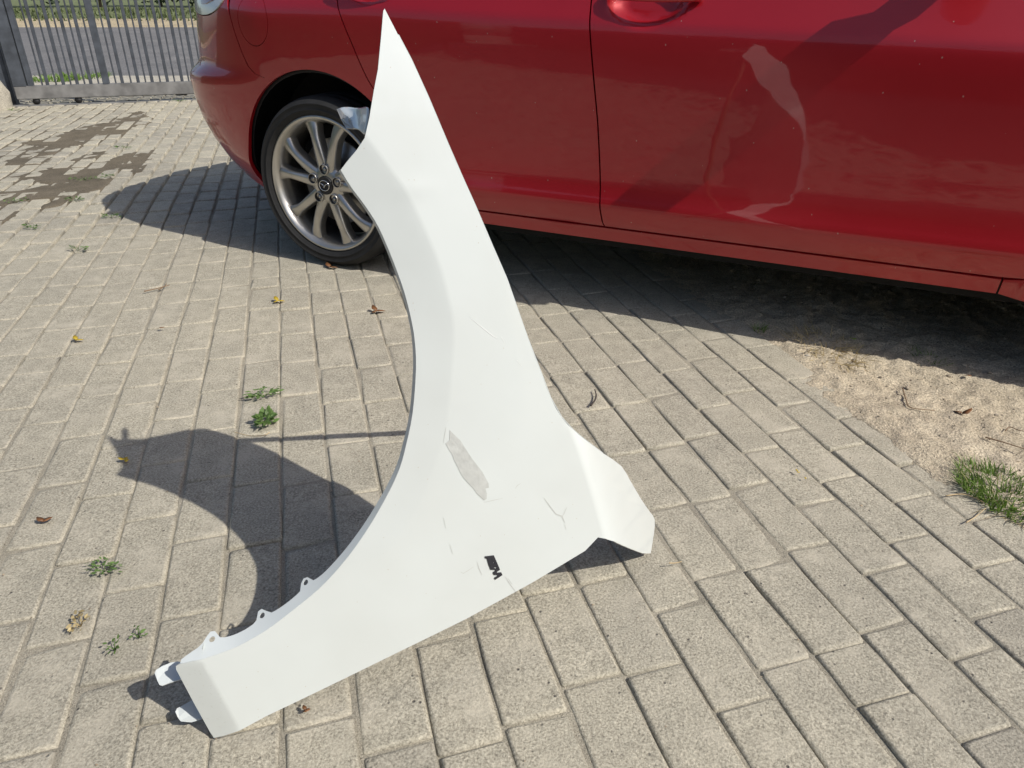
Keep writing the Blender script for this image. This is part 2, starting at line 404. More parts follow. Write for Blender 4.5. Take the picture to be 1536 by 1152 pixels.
for k in range(-64, 13):
    nc = N0 + (k + 0.5) * COURSE
    if nc < -6.5: continue
    c = -2.2 + (0.5 * (k % 2) + random.uniform(-0.16, 0.16)) * PLEN
    while c < 8.75:
        ln = PLEN + random.uniform(-0.004, 0.004)
        if random.random() < 0.035: ln *= 0.5                     # a cut half
        cc = c + ln / 2; n = nc + wav(k, cc)
        z = settle(n, cc) + random.uniform(-1, 1) * (0.0014 + 0.0032 * smst(cc - 0.35 * n, 3.5, 4.6) * smst(-n, .9, 1.5))
        yaw = math.atan2(-(wav(k, cc + 0.1) - wav(k, cc - 0.1)), 0.2) + random.uniform(-0.008, 0.008)
        gp = (0.017 + 0.004 * noise.noise(Vector((n * 2, cc * 2, 0)))) * smst(cc - 0.35 * n, 3.5, 4.6)
        slots.append((pv(n, cc, z), yaw, (ln - random.uniform(0.002, 0.005) - gp) / 0.2, 1.005 - gp * 8 + random.uniform(-0.012, 0.008), random.uniform(-0.011, 0.011), random.uniform(-0.007, 0.007), random.randrange(10)))
        c += ln
def visible_area(s):
    p = s[0]; q = [proj(p + CD * (a * 0.1) + ND * (b * 0.05)) for a, b in ((-1, -1), (1, -1), (1, 1), (-1, 1))]
    if any(v is None for v in q): return 0
    cx = sum(v[0] for v in q) / 4; cy = sum(v[1] for v in q) / 4
    if not (-30 < cx < 1566 and 0 < cy < 1185): return 0
    return abs(sum(q[i][0] * q[(i + 1) % 4][1] - q[(i + 1) % 4][0] * q[i][1] for i in range(4))) / 2
order = sorted(range(len(slots)), key=lambda i: -visible_area(slots[i]))
near = set(order[:300])
FV, FF = [], []
BASE_ROT = Matrix.Rotation(math.pi / 2 - PAZ, 4, 'Z')            # local x along the course
for i, (p, yaw, sx, sy, tx, ty, vi) in enumerate(slots):
    M = Matrix.Translation(p) @ Matrix.Rotation(yaw, 4, 'Z') @ BASE_ROT @ Matrix.Rotation(tx, 4, 'X') @ Matrix.Rotation(ty, 4, 'Y') @ Matrix.Diagonal((sx, sy, 1, 1))
    if i in near:
        o = bpy.data.objects.new('paver', vmesh[vi]); COL.objects.link(o); o.parent = pavement; o.matrix_local = M
    else:
        V, Fc = variants[vi]; s = len(FV)
        FV += [M @ Vector(v) for v in V]; FF += [tuple(s + q for q in f) for f in Fc]
pf = mesh_obj('paver_field', FV, FF, PAVER, pavement, True); pf['kind'] = 'stuff'
pf.data.polygons.foreach_set('use_smooth', np.array([(i % 25) != 0 for i in range(len(pf.data.polygons))], dtype=bool))

# damp soil that fills the open joints and hollows near the gate
MUD = granular('damp_soil', (0.125, 0.105, 0.075), (0.175, 0.148, 0.108), (0.07, 0.06, 0.045), fine=160, med=8, bump=0.8)
BLOBS = [(151, 195, 30, 9, 1), (166, 191, 22, 8, 1), (102, 210, 36, 4, .9), (70, 222, 25, 3, .8), (11, 236, 22, 4, .9), (40, 239, 26, 3.5, .85), (135, 232, 15, 5, .8), (200, 237, 22, 8, .9), (261, 227, 16, 3.5, .9), (233, 228, 14, 6, .85),
         (155, 248, 40, 5, .95), (102, 259, 38, 7, 1), (128, 256, 25, 5, .9), (18, 292, 30, 7, 1), (64, 285, 28, 7, 1), (124, 277, 20, 8, 1), (144, 279, 14, 4, .9), (106, 290, 20, 4, .9), (86, 303, 11, 5, .9), (18, 320, 12, 4, .85), (3, 328, 10, 6, .9), (190, 176, 20, 5, .7), (60, 262, 22, 3, .75), (215, 250, 15, 4, .7)]
BL = []
for x, y, rx, ry, a in BLOBS:
    c0 = at(x, y); BL.append((c0.x, c0.y, abs(at(x + rx, y).x - c0.x) * 1.5, abs(at(x, y - ry).y - at(x, y + ry).y) * 0.95, a))
BLA = np.array(BL)
def mud_z(n, c):
    p = ND * n + CD * c; f = float((BLA[:, 4] * np.exp(-((p.x - BLA[:, 0]) / BLA[:, 2]) ** 2 - ((p.y - BLA[:, 1]) / BLA[:, 3]) ** 2)).max())
    reg = smst(c - 0.35 * n, 3.55, 4.5) * smst(-n, 0.9, 1.7)
    t = noise.noise(Vector((n * 6, c * 6, 3.3))) + .7 * noise.noise(Vector((n * 19, c * 19, 1.1)))
    B = smst(f + 0.22 * t, 0.18, 0.42)
    return settle(n, c) - 0.034 + 0.0255 * max(reg, B) + 0.003 * t * max(reg, B) + 0.0086 * B
tag(grid_sheet('mud', -4.9, -0.9, 3.5, 8.2, 0.022, mud_z, MUD), kind='structure')

# dirt strip right of the paving, running in under the car
def dirt_z(n, c):
    e = n - N_EDGE + 0.066 + 0.045 * noise.noise(Vector((c * 3.1, 2.0, 0))) + 0.03 * noise.noise(Vector((c * 11, n * 11, 5.0)))
    ramp = max(-1.0, min(1.0, e / 0.10))
    b = 0.010 * noise.noise(Vector((n * 2.2, c * 2.2, 7))) + 0.007 * noise.noise(Vector((n * 9, c * 9, 8))) + 0.008 * noise.noise(Vector((n * 26, c * 26, 2)))
    b += 0.0055 * max(0, noise.noise(Vector((n * 45, c * 45, 2)))) + 0.004 * noise.noise(Vector((n * 90, c * 90, 6)))
    return settle(n, c) + (-0.016 + 0.022 * ramp if ramp < 0 else -0.004 + 0.012 * ramp) + b * max(0.25, min(1, (e + 0.06) * 8))
def dirt_patch(name, n0, n1, c0, c1, st):
    return grid_sheet(name, n0, n1, c0, c1, st, dirt_z, DIRT)
dirt = tag(dirt_patch('dirt_ground', N_EDGE - 0.18, 2.9, -0.6, 3.2, 0.0095), kind='structure')
def far_dirt(n, c): return dirt_z(n, c) if n < 2.92 and c < 3.25 else settle(n, c) + 0.004
tag(grid_sheet('dirt_yard', 2.89, 14, -4, 9, 0.18, lambda n, c: settle(n, c) - 0.004, DIRT), kind='structure')
tag(grid_sheet('dirt_verge', N_EDGE + 0.0, 2.92, 3.18, 9, 0.06, lambda n, c: settle(n, c) + 0.004, DIRT), kind='structure')
tag(grid_sheet('dirt_edge', N_EDGE + 0.0, 2.92, -4, -0.58, 0.06, lambda n, c: settle(n, c) + 0.004, DIRT), kind='structure')

# street beyond the gate: footpath, asphalt, dry verge, grass
def slab(name, prof, mat):
    V = []; Fc = []
    for y, z in prof: V += [(-60, y, z), (40, y, z)]
    for i in range(len(prof) - 1): Fc.append((2 * i, 2 * i + 1, 2 * i + 3, 2 * i + 2))
    return tag(mesh_obj(name, V, Fc, mat), kind='structure')
slab('sidewalk', [(8.6, -0.008), (9.6, 0.0), (10.15, 0.005), (10.16, -0.06)], CONC)
slab('road', [(10.1, -0.03), (12, 0.03), (18.05, 0.275)], ASPH)
slab('verge', [(17.95, 0.26), (18.1, 0.30), (20.6, 0.375)], DRY)
slab('lawn', [(20.5, 0.36), (20.7, 0.38), (26, 0.50), (60, 1.0)], LAWN)

# ------------------------------------------------------------------ the white car fender standing on the paving
FA = at(320, 1105) + Vector((0, 0, 0.002)); FB = R(69); FL = R(12)
FU = Vector((math.sin(FB), math.cos(FB), 0)); FN0 = Vector((FU.y, -FU.x, 0))
FN = FN0 * math.cos(FL) + Vector((0, 0, 1)) * math.sin(FL); FV_ = Vector((0, 0, 1)) * math.cos(FL) - FN0 * math.sin(FL)
def f_px(x, y, w=0.0):
    d = ray(x, y); t = (FA + FN * w - CAM).dot(FN) / d.dot(FN); P = CAM + d * t - FA
    return np.array([P.dot(FU), P.dot(FV_)])
def fpl(pts, w=0.0): return np.array([f_px(x, y, w) for x, y in pts])
K_FLAP = fpl([(806, 545), (826, 597), (854, 666), (878, 740), (897, 806), (940, 955)])
R_FLAP = np.concatenate([K_FLAP, fpl([(1600, 1000), (1600, 545)])])
K_BAND = fpl([(540, 196), (547, 207), (558, 221), (581, 253), (608, 292), (648, 380), (665, 436), (674, 488), (671, 553), (660, 640), (630, 730), (590, 800), (540, 860), (470, 920), (400, 965), (311, 996)])
R_BAND = np.concatenate([K_BAND, fpl([(180, 960), (180, 190)])])
K_BAND = np.array(catmull(K_BAND, 3)); R_BAND = np.concatenate([K_BAND, fpl([(180, 960), (180, 190)])])
K_END = fpl([(305, 985), (311, 996), (364, 1095), (372, 1110)]); R_END = np.concatenate([K_END, fpl([(340, 1250), (100, 1250), (100, 900)])])
K_EDGE = fpl([(590, 38), (660, 180), (741, 380), (791, 506), (822, 592)])       # bonnet side edge
FLAP_SLOPE = 0.4
def relief_many(Q):
    Q = np.asarray(Q, float)
    def soft(d, s): return np.sqrt(d * d + s * s) - s
    w = np.zeros(len(Q))
    d = np.where(inside(R_FLAP, Q), seg_dist(Q, K_FLAP), 0); w -= FLAP_SLOPE * soft(d, 0.022)
    top = np.clip((Q[:, 1] - 0.12) / 0.5, 0.12, 1)
    d = np.where(inside(R_BAND, Q), seg_dist(Q, K_BAND), 0); w -= 0.20 * top * soft(d, 0.0025)
    d = np.where(inside(R_END, Q), seg_dist(Q, K_END), 0); w -= 0.30 * soft(d, 0.002)
    w -= 0.05 * (Q[:, 1] - 0.35) ** 2 + 0.06 * (Q[:, 0] - 0.35) ** 2 - 0.01
    w += 0.0006 * np.exp(-(((Q[:, 0] - 0.37) / 0.03) ** 2 + ((Q[:, 1] - 0.72) / 0.012) ** 2))
    return w - W0
W0 = 0.0; W0 = float(relief_many(np.array([[0.0, 0.0]]))[0])
def smst(x, a, b):
    t = min(1, max(0, (x - a) / (b - a))); return t * t * (3 - 2 * t)
def relief(q): return float(relief_many(np.array([q]))[0])
def f_pt(q, lift=0.0):
    e = 0.002
    Q = np.array([[q[0], q[1]], [q[0] + e, q[1]], [q[0], q[1] + e]]); w = relief_many(Q)
    P = FA + FU * q[0] + FV_ * q[1] + FN * (w[0] + lift); return P
def f_nrm(q):
    e = 0.0015
    Q = np.array([[q[0] - e, q[1]], [q[0] + e, q[1]], [q[0], q[1] - e], [q[0], q[1] + e]]); w = relief_many(Q)
    return (FN - FU * float((w[1] - w[0]) / (2 * e)) - FV_ * float((w[3] - w[2]) / (2 * e))).normalized()
def f_surf(x, y):
    """panel coordinates of the point of the curved panel seen at a place of the photograph"""
    lo, hi = -0.30, 0.03
    for k in range(4):                           # first crossing of the line of sight with the panel
        W = np.linspace(hi, lo, 22); Q = np.array([f_px(x, y, float(w)) for w in W]); g = W - relief_many(Q)
        i = int(np.argmax(g <= 0)) if (g <= 0).any() else len(W) - 1
        hi, lo = float(W[max(i - 1, 0)]), float(W[i])
    return f_px(x, y, 0.5 * (lo + hi))
for _lo, _hi in ((0.0, 2.5),):                   # bend the flap back until its corner stands on the paving
    for _ in range(18):
        FLAP_SLOPE = (_lo + _hi) / 2
        if f_pt(f_surf(976, 830)).z > 0.004: _lo = FLAP_SLOPE
        else: _hi = FLAP_SLOPE
print('FLAP_SLOPE', FLAP_SLOPE)
RIGHT = [(577, 13), (597, 52), (617, 90), (642, 145), (671, 214), (694, 267), (713, 309), (739, 370), (760, 418), (791, 506), (812, 560), (826, 597), (843, 627), (860, 645), (878, 660), (905, 680), (932, 699), (946, 722), (962, 749), (975, 768), (982, 779), (981, 800), (976, 830)]
BOTTOM = [(964, 830), (943, 822), (921, 812), (908, 808), (897, 806), (878, 826), (800, 873), (700, 928), (600, 977), (500, 1026), (400, 1074), (335, 1104), (321, 1107)]
LEFT = [(315, 1098), (290, 1053), (264, 1004), (264, 999)]
ARCH = [(270, 996), (300, 990), (330, 980), (360, 968), (400, 945), (440, 915), (480, 882), (510, 850), (535, 818), (560, 780), (585, 735), (600, 701), (609, 668), (619, 619), (624, 553), (622, 510), (617, 480), (609, 447), (600, 419), (586, 382), (568, 341), (548, 309), (527, 281), (511, 255)]
HEAD = [(520, 243), (535, 225), (547, 207), (554, 177), (561, 135), (567, 104), (572, 52), (575, 16)]
def f_line(pts): return [f_surf(*p) for p in pts]
arch_q = catmull(f_line(ARCH), 3)
def offs(K, d):
    K = np.asarray(K); t = np.gradient(K, axis=0); t /= np.linalg.norm(t, axis=1)[:, None]; return K + np.stack([-t[:, 1], t[:, 0]], 1) * d
K_BAND_F = np.array(catmull(K_BAND, 4))
outline = catmull(f_line(RIGHT), 2) + f_line(BOTTOM) + f_line(LEFT) + arch_q + f_line(HEAD)
dedup = [outline[0]]
for p in outline[1:]:
    if np.linalg.norm(p - dedup[-1]) > 0.0015: dedup.append(p)
FDATA = triangulate(dedup, 0.0085, extra=[K_FLAP, offs(K_BAND_F, .0035), offs(K_BAND_F, -.0035), offs(K_END, .003), offs(K_END, -.003)])
fender = empty('car_fender', FA)
tag(fender, 'white car front fender panel standing on end on the paving before the red car', 'fender')
def to_f(o):
    o.parent = fender; o.matrix_parent_inverse = Matrix.Translation(-FA); return o
to_f(sheet('fender_panel', FDATA, f_pt, f_nrm, WHITE, None, back=0.0026))

def flange(name, line, depth_f, mat, holes=(), tilt=0.0, flip=1):
    """return flange behind an edge line of the panel; domain (s along edge, depth behind)"""
    L = [np.array(p) for p in line]; S = [0.0]
    for a, b in zip(L[:-1], L[1:]): S.append(S[-1] + float(np.linalg.norm(b - a)))
    S = np.array(S); X = np.array([p[0] for p in L]); Y = np.array([p[1] for p in L])
    ss = np.linspace(0, S[-1], max(20, int(S[-1] / 0.006)))
    poly = [(s, 0.0006) for s in ss] + [(s, depth_f(s, S[-1])) for s in ss[::-1]]
    data = triangulate(poly, 0.006, holes=[h for h in holes(S[-1])] if holes else ())
    def base(s): return np.array([np.interp(s, S, X), np.interp(s, S, Y)])
    def edge_dir(s):
        t = base(min(s + 0.01, S[-1])) - base(max(s - 0.01, 0)); t /= np.linalg.norm(t); return np.array([t[1], -t[0]]) * flip
    def fm(p):
        q = base(p[0]); n = f_nrm(q); e = edge_dir(p[0])
        return f_pt(q) - n * float(p[1]) + (FU * float(e[0]) + FV_ * float(e[1])) * float(p[1] * tilt)
    def fn(p):
        e = edge_dir(p[0]); return FU * float(-e[0]) + FV_ * float(-e[1]) - FN * tilt
    return to_f(sheet(name, data, fm, fn, mat, None, back=0.0012))
def arc_s(px):                                   # arc position on the arch of a place of the photograph
    q = f_surf(*px); S = 0; best = (9, 0)
    for a, b in zip(arch_q[:-1], arch_q[1:]):
        d = np.linalg.norm(q - a)
        if d < best[0]: best = (d, S)
        S += float(np.linalg.norm(b - a))
    return best[1]
tabs = [arc_s((322, 983)), arc_s((398, 946)), arc_s((463, 897))]
def arch_depth(s, L):
    d = 0.021 - 0.013 * min(1, s / 0.45)
    if s < 0.02: d *= 0.3 + 0.7 * s / 0.02
    for t in tabs: d += 0.013 * math.exp(-((s - t) / 0.0085) ** 4) + 0.004 * math.exp(-((s - t) / 0.018) ** 2)
    return d
def arch_holes(L):
    for t in tabs:
        yield [(t + 0.0042 * math.cos(k * math.tau / 10), 0.0245 + 0.0042 * math.sin(k * math.tau / 10)) for k in range(10)]
flange('arch_flange', arch_q, arch_depth, WHITE, arch_holes, tilt=-0.42)
head_q = f_line(HEAD)
flange('bonnet_flange', f_line([(597, 52), (617, 90), (642, 145), (671, 214), (694, 267), (713, 309), (739, 370), (760, 418), (791, 506), (812, 560), (826, 597), (843, 627), (860, 645), (878, 660), (905, 680)]), lambda s, L: 0.015 + 0.155 * smst(s, 0.0, 0.17) - 0.05 * smst(s, 0.25, 0.5) - 0.112 * smst(s, L - 0.22, L - 0.01), WHITE, None, tilt=0.2, flip=-1)
def slots_a(L):
    for c in (0.30 * L, 0.62 * L): yield [(c - 0.010, 0.008), (c + 0.010, 0.008), (c + 0.010, 0.018), (c - 0.010, 0.018)]
flange('lamp_flange', f_line([(512, 254), (520, 243), (535, 225), (546, 209)]), lambda s, L: 0.026, PRIMER, slots_a, tilt=0.25)
flange('lamp_flange', f_line([(548, 203), (554, 177), (561, 135), (567, 104), (572, 52)]), lambda s, L: 0.020 * max(0.05, 1 - s / L) + 0.001, PRIMER, lambda L: [[(0.045, 0.004), (0.062, 0.004), (0.062, 0.011), (0.045, 0.011)], [(0.085, 0.004), (0.1, 0.004), (0.1, 0.009), (0.085, 0.009)]], tilt=0.35)

def f_world(x, y, w):
    q = f_px(x, y, w); return FA + FU * float(q[0]) + FV_ * float(q[1]) + FN * w
def plate(name, pts, mat, thick=0.0015):
    """small sheet metal piece: polygon of (photo x, photo y, distance behind the panel)"""
    P = [f_world(*p) for p in pts]; n = (P[1] - P[0]).cross(P[-1] - P[0]); n.normalize()
    if n.dot(FN) < 0: n = -n
    m = len(P); V = P + [p - n * thick for p in P]
    Fc = [tuple(range(m)), tuple(range(2 * m - 1, m - 1, -1))] + [(i, (i + 1) % m, m + (i + 1) % m, m + i) for i in range(m)]
    return to_f(mesh_obj(name, V, Fc, mat))
plate('lower_tab', [(266, 992, -.044), (256, 994, -.044), (243, 999, -.042), (234, 1005, -.038), (232, 1010, -.035), (236, 1021, -.026), (239, 1027, -.021), (243, 1028.5, -.019), (252, 1025, -.019), (290, 1013, -.018), (290, 996, -.036)], WHITE)
plate('lower_tab', [(273, 1060.5, -.040), (266, 1064, -.037), (263.5, 1069, -.032), (267, 1077, -.026), (271, 1082, -.022), (287, 1083.5, -.017), (303, 1079, -.014), (300, 1045, -.040)], WHITE)

# crumpled headlamp bracket near the tip
rows = [[(505.5, 164.5, -0.159), (514, 162.5, -0.151), (522, 161.5, -0.142), (533, 162.5, -0.115), (543, 163, -0.078), (554, 158, -0.016)],
        [(509, 170, -0.146), (518, 169, -0.127), (527, 171, -0.116), (535, 172, -0.100), (545, 173, -0.059), (554, 171, -0.008)],
        [(514, 178, -0.127), (523, 176, -0.113), (530, 180, -0.095), (537, 181, -0.076), (545, 183, -0.049), (552, 183, -0.005)],
        [(519, 186, -0.105), (526, 187, -0.097), (532, 189, -0.076), (539, 190, -0.065), (545, 191, -0.035), (550, 193, -0.004)],
        [(521, 193, -0.089), (528, 194, -0.078), (533, 193.5, -0.070), (539, 195, -0.051), (544, 199, -0.024), (549, 204, -0.004)]]
BV = [f_world(*p) for r_ in rows for p in r_]; BF = []
for i in range(4):
    for j in range(5): q = i * 6 + j; BF.append((q, q + 1, q + 7, q + 6))
br = to_f(mesh_obj('lamp_bracket', BV, BF, WHITE, None, True))
md = br.modifiers.new('s', 'SUBSURF'); md.levels = md.render_levels = 2
md = br.modifiers.new('t', 'SOLIDIFY'); md.thickness = 0.0015
lip = [(505.5, 164.5, -0.151), (511, 164, -0.144), (516, 172, -0.128), (523, 176, -0.108), (524, 184, -0.095), (531, 194, -0.070), (520, 193.5, -0.084), (512, 180, -0.119)]
def lip_mesh():
    P = [f_world(p[0], p[1], p[2] + 0.005) for p in lip]; c = [f_world(x, y, w) for x, y, w in ((514, 178, -0.116), (516.5, 178, -0.111), (519.5, 186, -0.092), (518, 187.5, -0.095))]
    V = P + c; Fc = [(0, 1, 2, 9, 8), (2, 3, 4, 9), (4, 10, 9), (4, 5, 10), (5, 6, 11, 10), (6, 7, 8, 11), (7, 0, 8)]
    o = to_f(mesh_obj('bracket_lip', V, Fc, BARE)); m = o.modifiers.new('t', 'SOLIDIFY'); m.thickness = 0.0012; return o
lip_mesh()

# marks on the face
def decal(name, pts, mat, holes=(), lift=0.0007, thick=0.0006, step=0.004):
    q = [f_surf(*p) for p in pts]; hq = [[f_surf(*p) for p in h] for h in holes]
    d = triangulate(q, step, holes=hq)
    return to_f(sheet(name, d, lambda p: f_pt(p, lift), f_nrm, mat, None, back=thick))
def z1(pts, sc, ox, oy): return [(ox + x / sc, oy + y / sc) for x, y in pts]
badge_out = z1([(232, 275), (490, 245), (580, 450), (665, 650), (575, 715), (582, 745), (705, 735), (735, 805), (530, 940), (500, 890), (600, 832), (592, 803), (490, 800), (460, 735), (535, 682), (528, 656), (395, 650), (340, 510), (290, 330), (240, 320)], 19.2, 715, 820)
badge_h = [z1([(475, 600), (500, 580), (555, 575), (580, 612), (562, 632), (520, 612)], 19.2, 715, 820), z1([(470, 450), (492, 428), (515, 450), (492, 472)], 19.2, 715, 820)]
o = decal('badge', badge_out, BADGE, badge_h, lift=0.0016, thick=0.0015, step=0.003); o['label'] = 'black block badge with a cut out letter M'
decal('peeling_film', z1([(62, 65), (130, 130), (200, 240), (270, 330), (310, 405), (312, 432), (290, 437), (300, 470), (297, 505), (280, 512), (235, 470), (215, 440), (190, 415), (150, 370), (128, 335), (115, 305), (92, 262), (75, 215), (60, 195), (35, 150), (60, 130)], 4.264, 660, 630), FILM, lift=0.0005, thick=0.0004, step=0.006)
def scratch(pts, wid=0.0011, mat=SCRATCH, lift=0.0004):
    q = [f_surf(*p) for p in pts]; V = []; Fc = []
    for i, p in enumerate(q):
        t = q[min(i + 1, len(q) - 1)] - q[max(i - 1, 0)]; t = t / (np.linalg.norm(t) + 1e-9); nn = np.array([-t[1], t[0]])
        ww = wid * (0.25 if i in (0, len(q) - 1) else 0.6) * random.uniform(0.7, 1.2)
        V += [f_pt(p + nn * ww, lift), f_pt(p - nn * ww, lift)]
    for i in range(len(q) - 1): Fc.append((2 * i, 2 * i + 1, 2 * i + 3, 2 * i + 2))
    return to_f(mesh_obj('scratch', V, Fc, mat))
Z6 = (4.264, 660, 630)
for pl in ([(38, 45), (30, 95), (20, 150)], [(280, 527), (330, 515), (400, 500)], [(480, 438), (495, 418), (515, 405)], [(130, 970), (148, 980), (175, 965), (215, 938)], [(236, 905), (250, 950), (268, 990)], [(415, 1000), (445, 1045), (485, 1100)], [(435, 1012), (460, 1050)], [(22, 625), (36, 690)], [(62, 795), (80, 855)], [(65, 70), (75, 110), (88, 155)]):
    scratch(z1(pl, *Z6), 0.0009)
scratch([(816, 747), (824, 758), (834, 771), (843, 774), (847, 784)], 0.0014); scratch([(850, 761), (846, 770), (843, 775)], 0.001); scratch([(847, 787), (849, 794)], 0.0008)
scratch([(706, 477), (722, 490), (738, 503), (745, 507)], 0.0009, SCRATCHW); scratch([(752, 505), (757, 514)], 0.0008, SCRATCHW); scratch([(775, 540), (783, 549)], 0.0008, SCRATCHW)
for _ in range(46):
    x = random.uniform(274, 338); y = random.uniform(1002, 1092)
    if (x - 264) / 58 > (y - 1000) / 105 + 0.02 and (x - 311) / 53 < (y - 996) / 99 - 0.0:
        a = random.uniform(-0.9, 0.9); L = random.uniform(1.5, 4.5); scratch([(x, y), (x + L * math.cos(a) * 0.5, y + L * math.sin(a) * 0.5), (x + L * math.cos(a), y + L * math.sin(a))], 0.0005)

# stick propping the panel from behind (its shadow crosses the paving)
G = at(775, 640)
T = f_world(648, 228, -0.08)
bm = bmesh.new(); add_tube(bm, [G, G.lerp(T, 0.35) + Vector((0.004, 0, 0.003)), G.lerp(T, 0.7) - Vector((0.003, 0, 0)), T], [0.0105, 0.010, 0.0095, 0.009], 8)
tag(bm_obj('prop_stick', bm, WOOD, None, True), 'thin stick propping up the white fender from behind', 'stick')
print('PROP', T, proj(T), 'FLAP C', f_pt(f_surf(976, 830)), 'B', f_pt(f_surf(897, 806)), 'tip', f_pt(f_surf(577, 13)))

# ------------------------------------------------------------------ red car
CAR_RZ = R(-26.2); HW = 0.885
Wc = at(488, 278, 0.307); ncar = Vector((math.sin(R(-153.8)), math.cos(R(-153.8)), 0))
car_loc = Wc - ncar * 0.862; car_loc.z = 0
car = tag(empty('red_car', car_loc, CAR_RZ), 'dusty dark red hatchback parked behind the white fender', 'car')
PLAN = [(-0.880, 0.885), (-0.874, 0.70), (-0.853, 0.52), (-0.812, 0.36), (-0.752, 0.24), (-0.672, 0.15), (-0.565, 0.085), (-0.42, 0.042), (-0.25, 0.018), (0, 0.006), (0.3, 0.001), (0.7, 0), (1.3, 0), (2.0, 0.002), (2.5, 0.008), (2.8, 0.03), (3.05, 0.08), (3.22, 0.15), (3.36, 0.27), (3.45, 0.45), (3.50, 0.65), (3.52, 0.885)]
pl = np.array(catmull([(x * 1.085 if x < 0 else x, HW - i) for x, i in PLAN], 10))
ds = np.concatenate([[0], np.cumsum(np.linalg.norm(np.diff(pl, axis=0), axis=1))])
i1 = int(np.argmin(abs(pl[:, 0] - 1.0))); AA = ds - ds[i1] + pl[i1, 0]
A_REAR, A_FRONT = float(AA[0]), float(AA[-1])
tg = np.gradient(pl, AA, axis=0); tg /= np.linalg.norm(tg, axis=1)[:, None]
D_SIDE = np.array([(.15, .12), (.17, .10), (.20, .072), (.235, .050), (.262, .043), (.275, .041), (.285, .030), (.30, .020), (.335, .005), (.352, .0), (.368, .001), (.385, .006), (.415, .011), (.455, .013), (.52, .012), (.62, .007), (.72, .002), (.79, .0), (.83, .001), (.855, .005), (.88, .018), (.92, .038), (.97, .062), (1.05, .10)])
D_REAR = np.array([(.15, .28), (.20, .215), (.26, .15), (.32, .10), (.40, .052), (.48, .022), (.56, .006), (.63, .0), (.652, .003), (.667, .018), (.682, .040), (.70, .050), (.80, .060), (.9, .072), (1.05, .10)])
D_FRONT = np.array([(.15, .10), (.25, .03), (.4, .0), (.55, .0), (.7, .03), (.8, .08), (1.05, .2)])
def smst(x, a, b):
    t = min(1, max(0, (x - a) / (b - a))); return t * t * (3 - 2 * t)
POCKETS = [(1.165, 0.905, 0.120, 0.062), (0.262, 0.955, 0.115, 0.060)]
def inset(a, z):
    zz = z + (0.035 * (a - 1.25) * smst(z, 0.6, 0.8) if 0.3 < a < 2.4 else (0.035 * (2.4 - 1.25) * smst(z, 0.6, .8) if a >= 2.4 else 0.035 * (0.3 - 1.25) * smst(z, .6, .8)))
    s = np.interp(zz, D_SIDE[:, 0], D_SIDE[:, 1])
    wr = 1 - smst(a, -0.80, -0.20); wf = smst(a, 2.7, 3.4)
    d = s * (1 - wr - wf) + wr * np.interp(z, D_REAR[:, 0], D_REAR[:, 1]) + wf * np.interp(z, D_FRONT[:, 0], D_FRONT[:, 1])
    for pa, pz, ra, rz in POCKETS:
        rho = math.hypot((a - pa) / ra, (z - pz) / rz)
        if rho < 1: d += 0.030 * smst(1 - rho, 0.0, 0.5)
    return float(d)
_zs = np.arange(.15, 1.06, .004)
for _D in (D_SIDE, D_REAR): pass
def smooth_table(D, sig):
    z = np.arange(0.13, 1.08, 0.002); v = np.interp(z, D[:, 0], D[:, 1]); k = np.exp(-0.5 * (np.arange(-20, 21) * 0.002 / sig) ** 2); k /= k.sum()
    return np.stack([z, np.convolve(np.pad(v, 20, mode='edge'), k, 'valid')], 1)
D_SIDE = smooth_table(D_SIDE, 0.007); D_REAR = smooth_table(D_REAR, 0.006)
def surf(a, z, side=-1):
    if a < A_REAR: a = 2 * A_REAR - a; side = -side
    if a > A_FRONT: a = 2 * A_FRONT - a; side = -side
    x = np.interp(a, AA, pl[:, 0]); y = np.interp(a, AA, pl[:, 1]); tx = np.interp(a, AA, tg[:, 0]); ty = np.interp(a, AA, tg[:, 1])
    d = inset(a, z)                              # outward normal of the plan curve
    nx, ny = -ty, tx
    return Vector((x - nx * d, side * (y - ny * d), z))
def surf_n(a, z, side=-1):
    e = 0.003; ta = surf(a + e, z, side) - surf(a - e, z, side); tz = surf(a, z + e, side) - surf(a, z - e, side)
    n = ta.cross(tz)
    if n.length < 1e-12: return Vector((-1, 0, 0))
    n.normalize(); c = Vector((1.3, 0, 0.55)); 
    return n if n.dot(surf(a, z, side) - c) > 0 else -n
def panel(name, outline, mat, side=-1, step=0.022, holes=(), fold=0.014, lift=0.0):
    d = triangulate(outline, step, holes=holes)
    def fm(p): return surf(p[0], p[1], side) + (surf_n(p[0], p[1], side) * lift if lift else Vector())
    return sheet(name, d, fm, lambda p: surf_n(p[0], p[1], side), mat, car, fold=fold)
def circ(cx, cz, r, t0, t1, n): return [(cx + r * math.cos(t0 + (t1 - t0) * i / n), cz + r * math.sin(t0 + (t1 - t0) * i / n)) for i in range(n + 1)]
AR, AZ = 0.388, 0.312
ZT = 0.985
dr_edge = [(p[0], p[1]) for p in catmull([(.112, ZT), (.139, .911), (.189, .796), (.242, .681), (.302, .60), (.352, .52), (.402, .42), (.432, .36), (.462, .312), (.50, .289)], 4)]
seam = [(1.082, .289), (1.078, .301), (1.049, .599), (1.004, .914), (.992, ZT)]
G_ = 0.0024
flap_c = (-0.232, 0.850); flap_r = (0.073, 0.082)
def ell(k=1.0, n=40, g=0.0): return [(flap_c[0] + (flap_r[0] + g) * math.cos(i * math.tau / n), flap_c[1] + (flap_r[1] + g) * math.sin(i * math.tau / n)) for i in range(n)]
t_seam = math.atan2(.664 - AZ, -.165); 
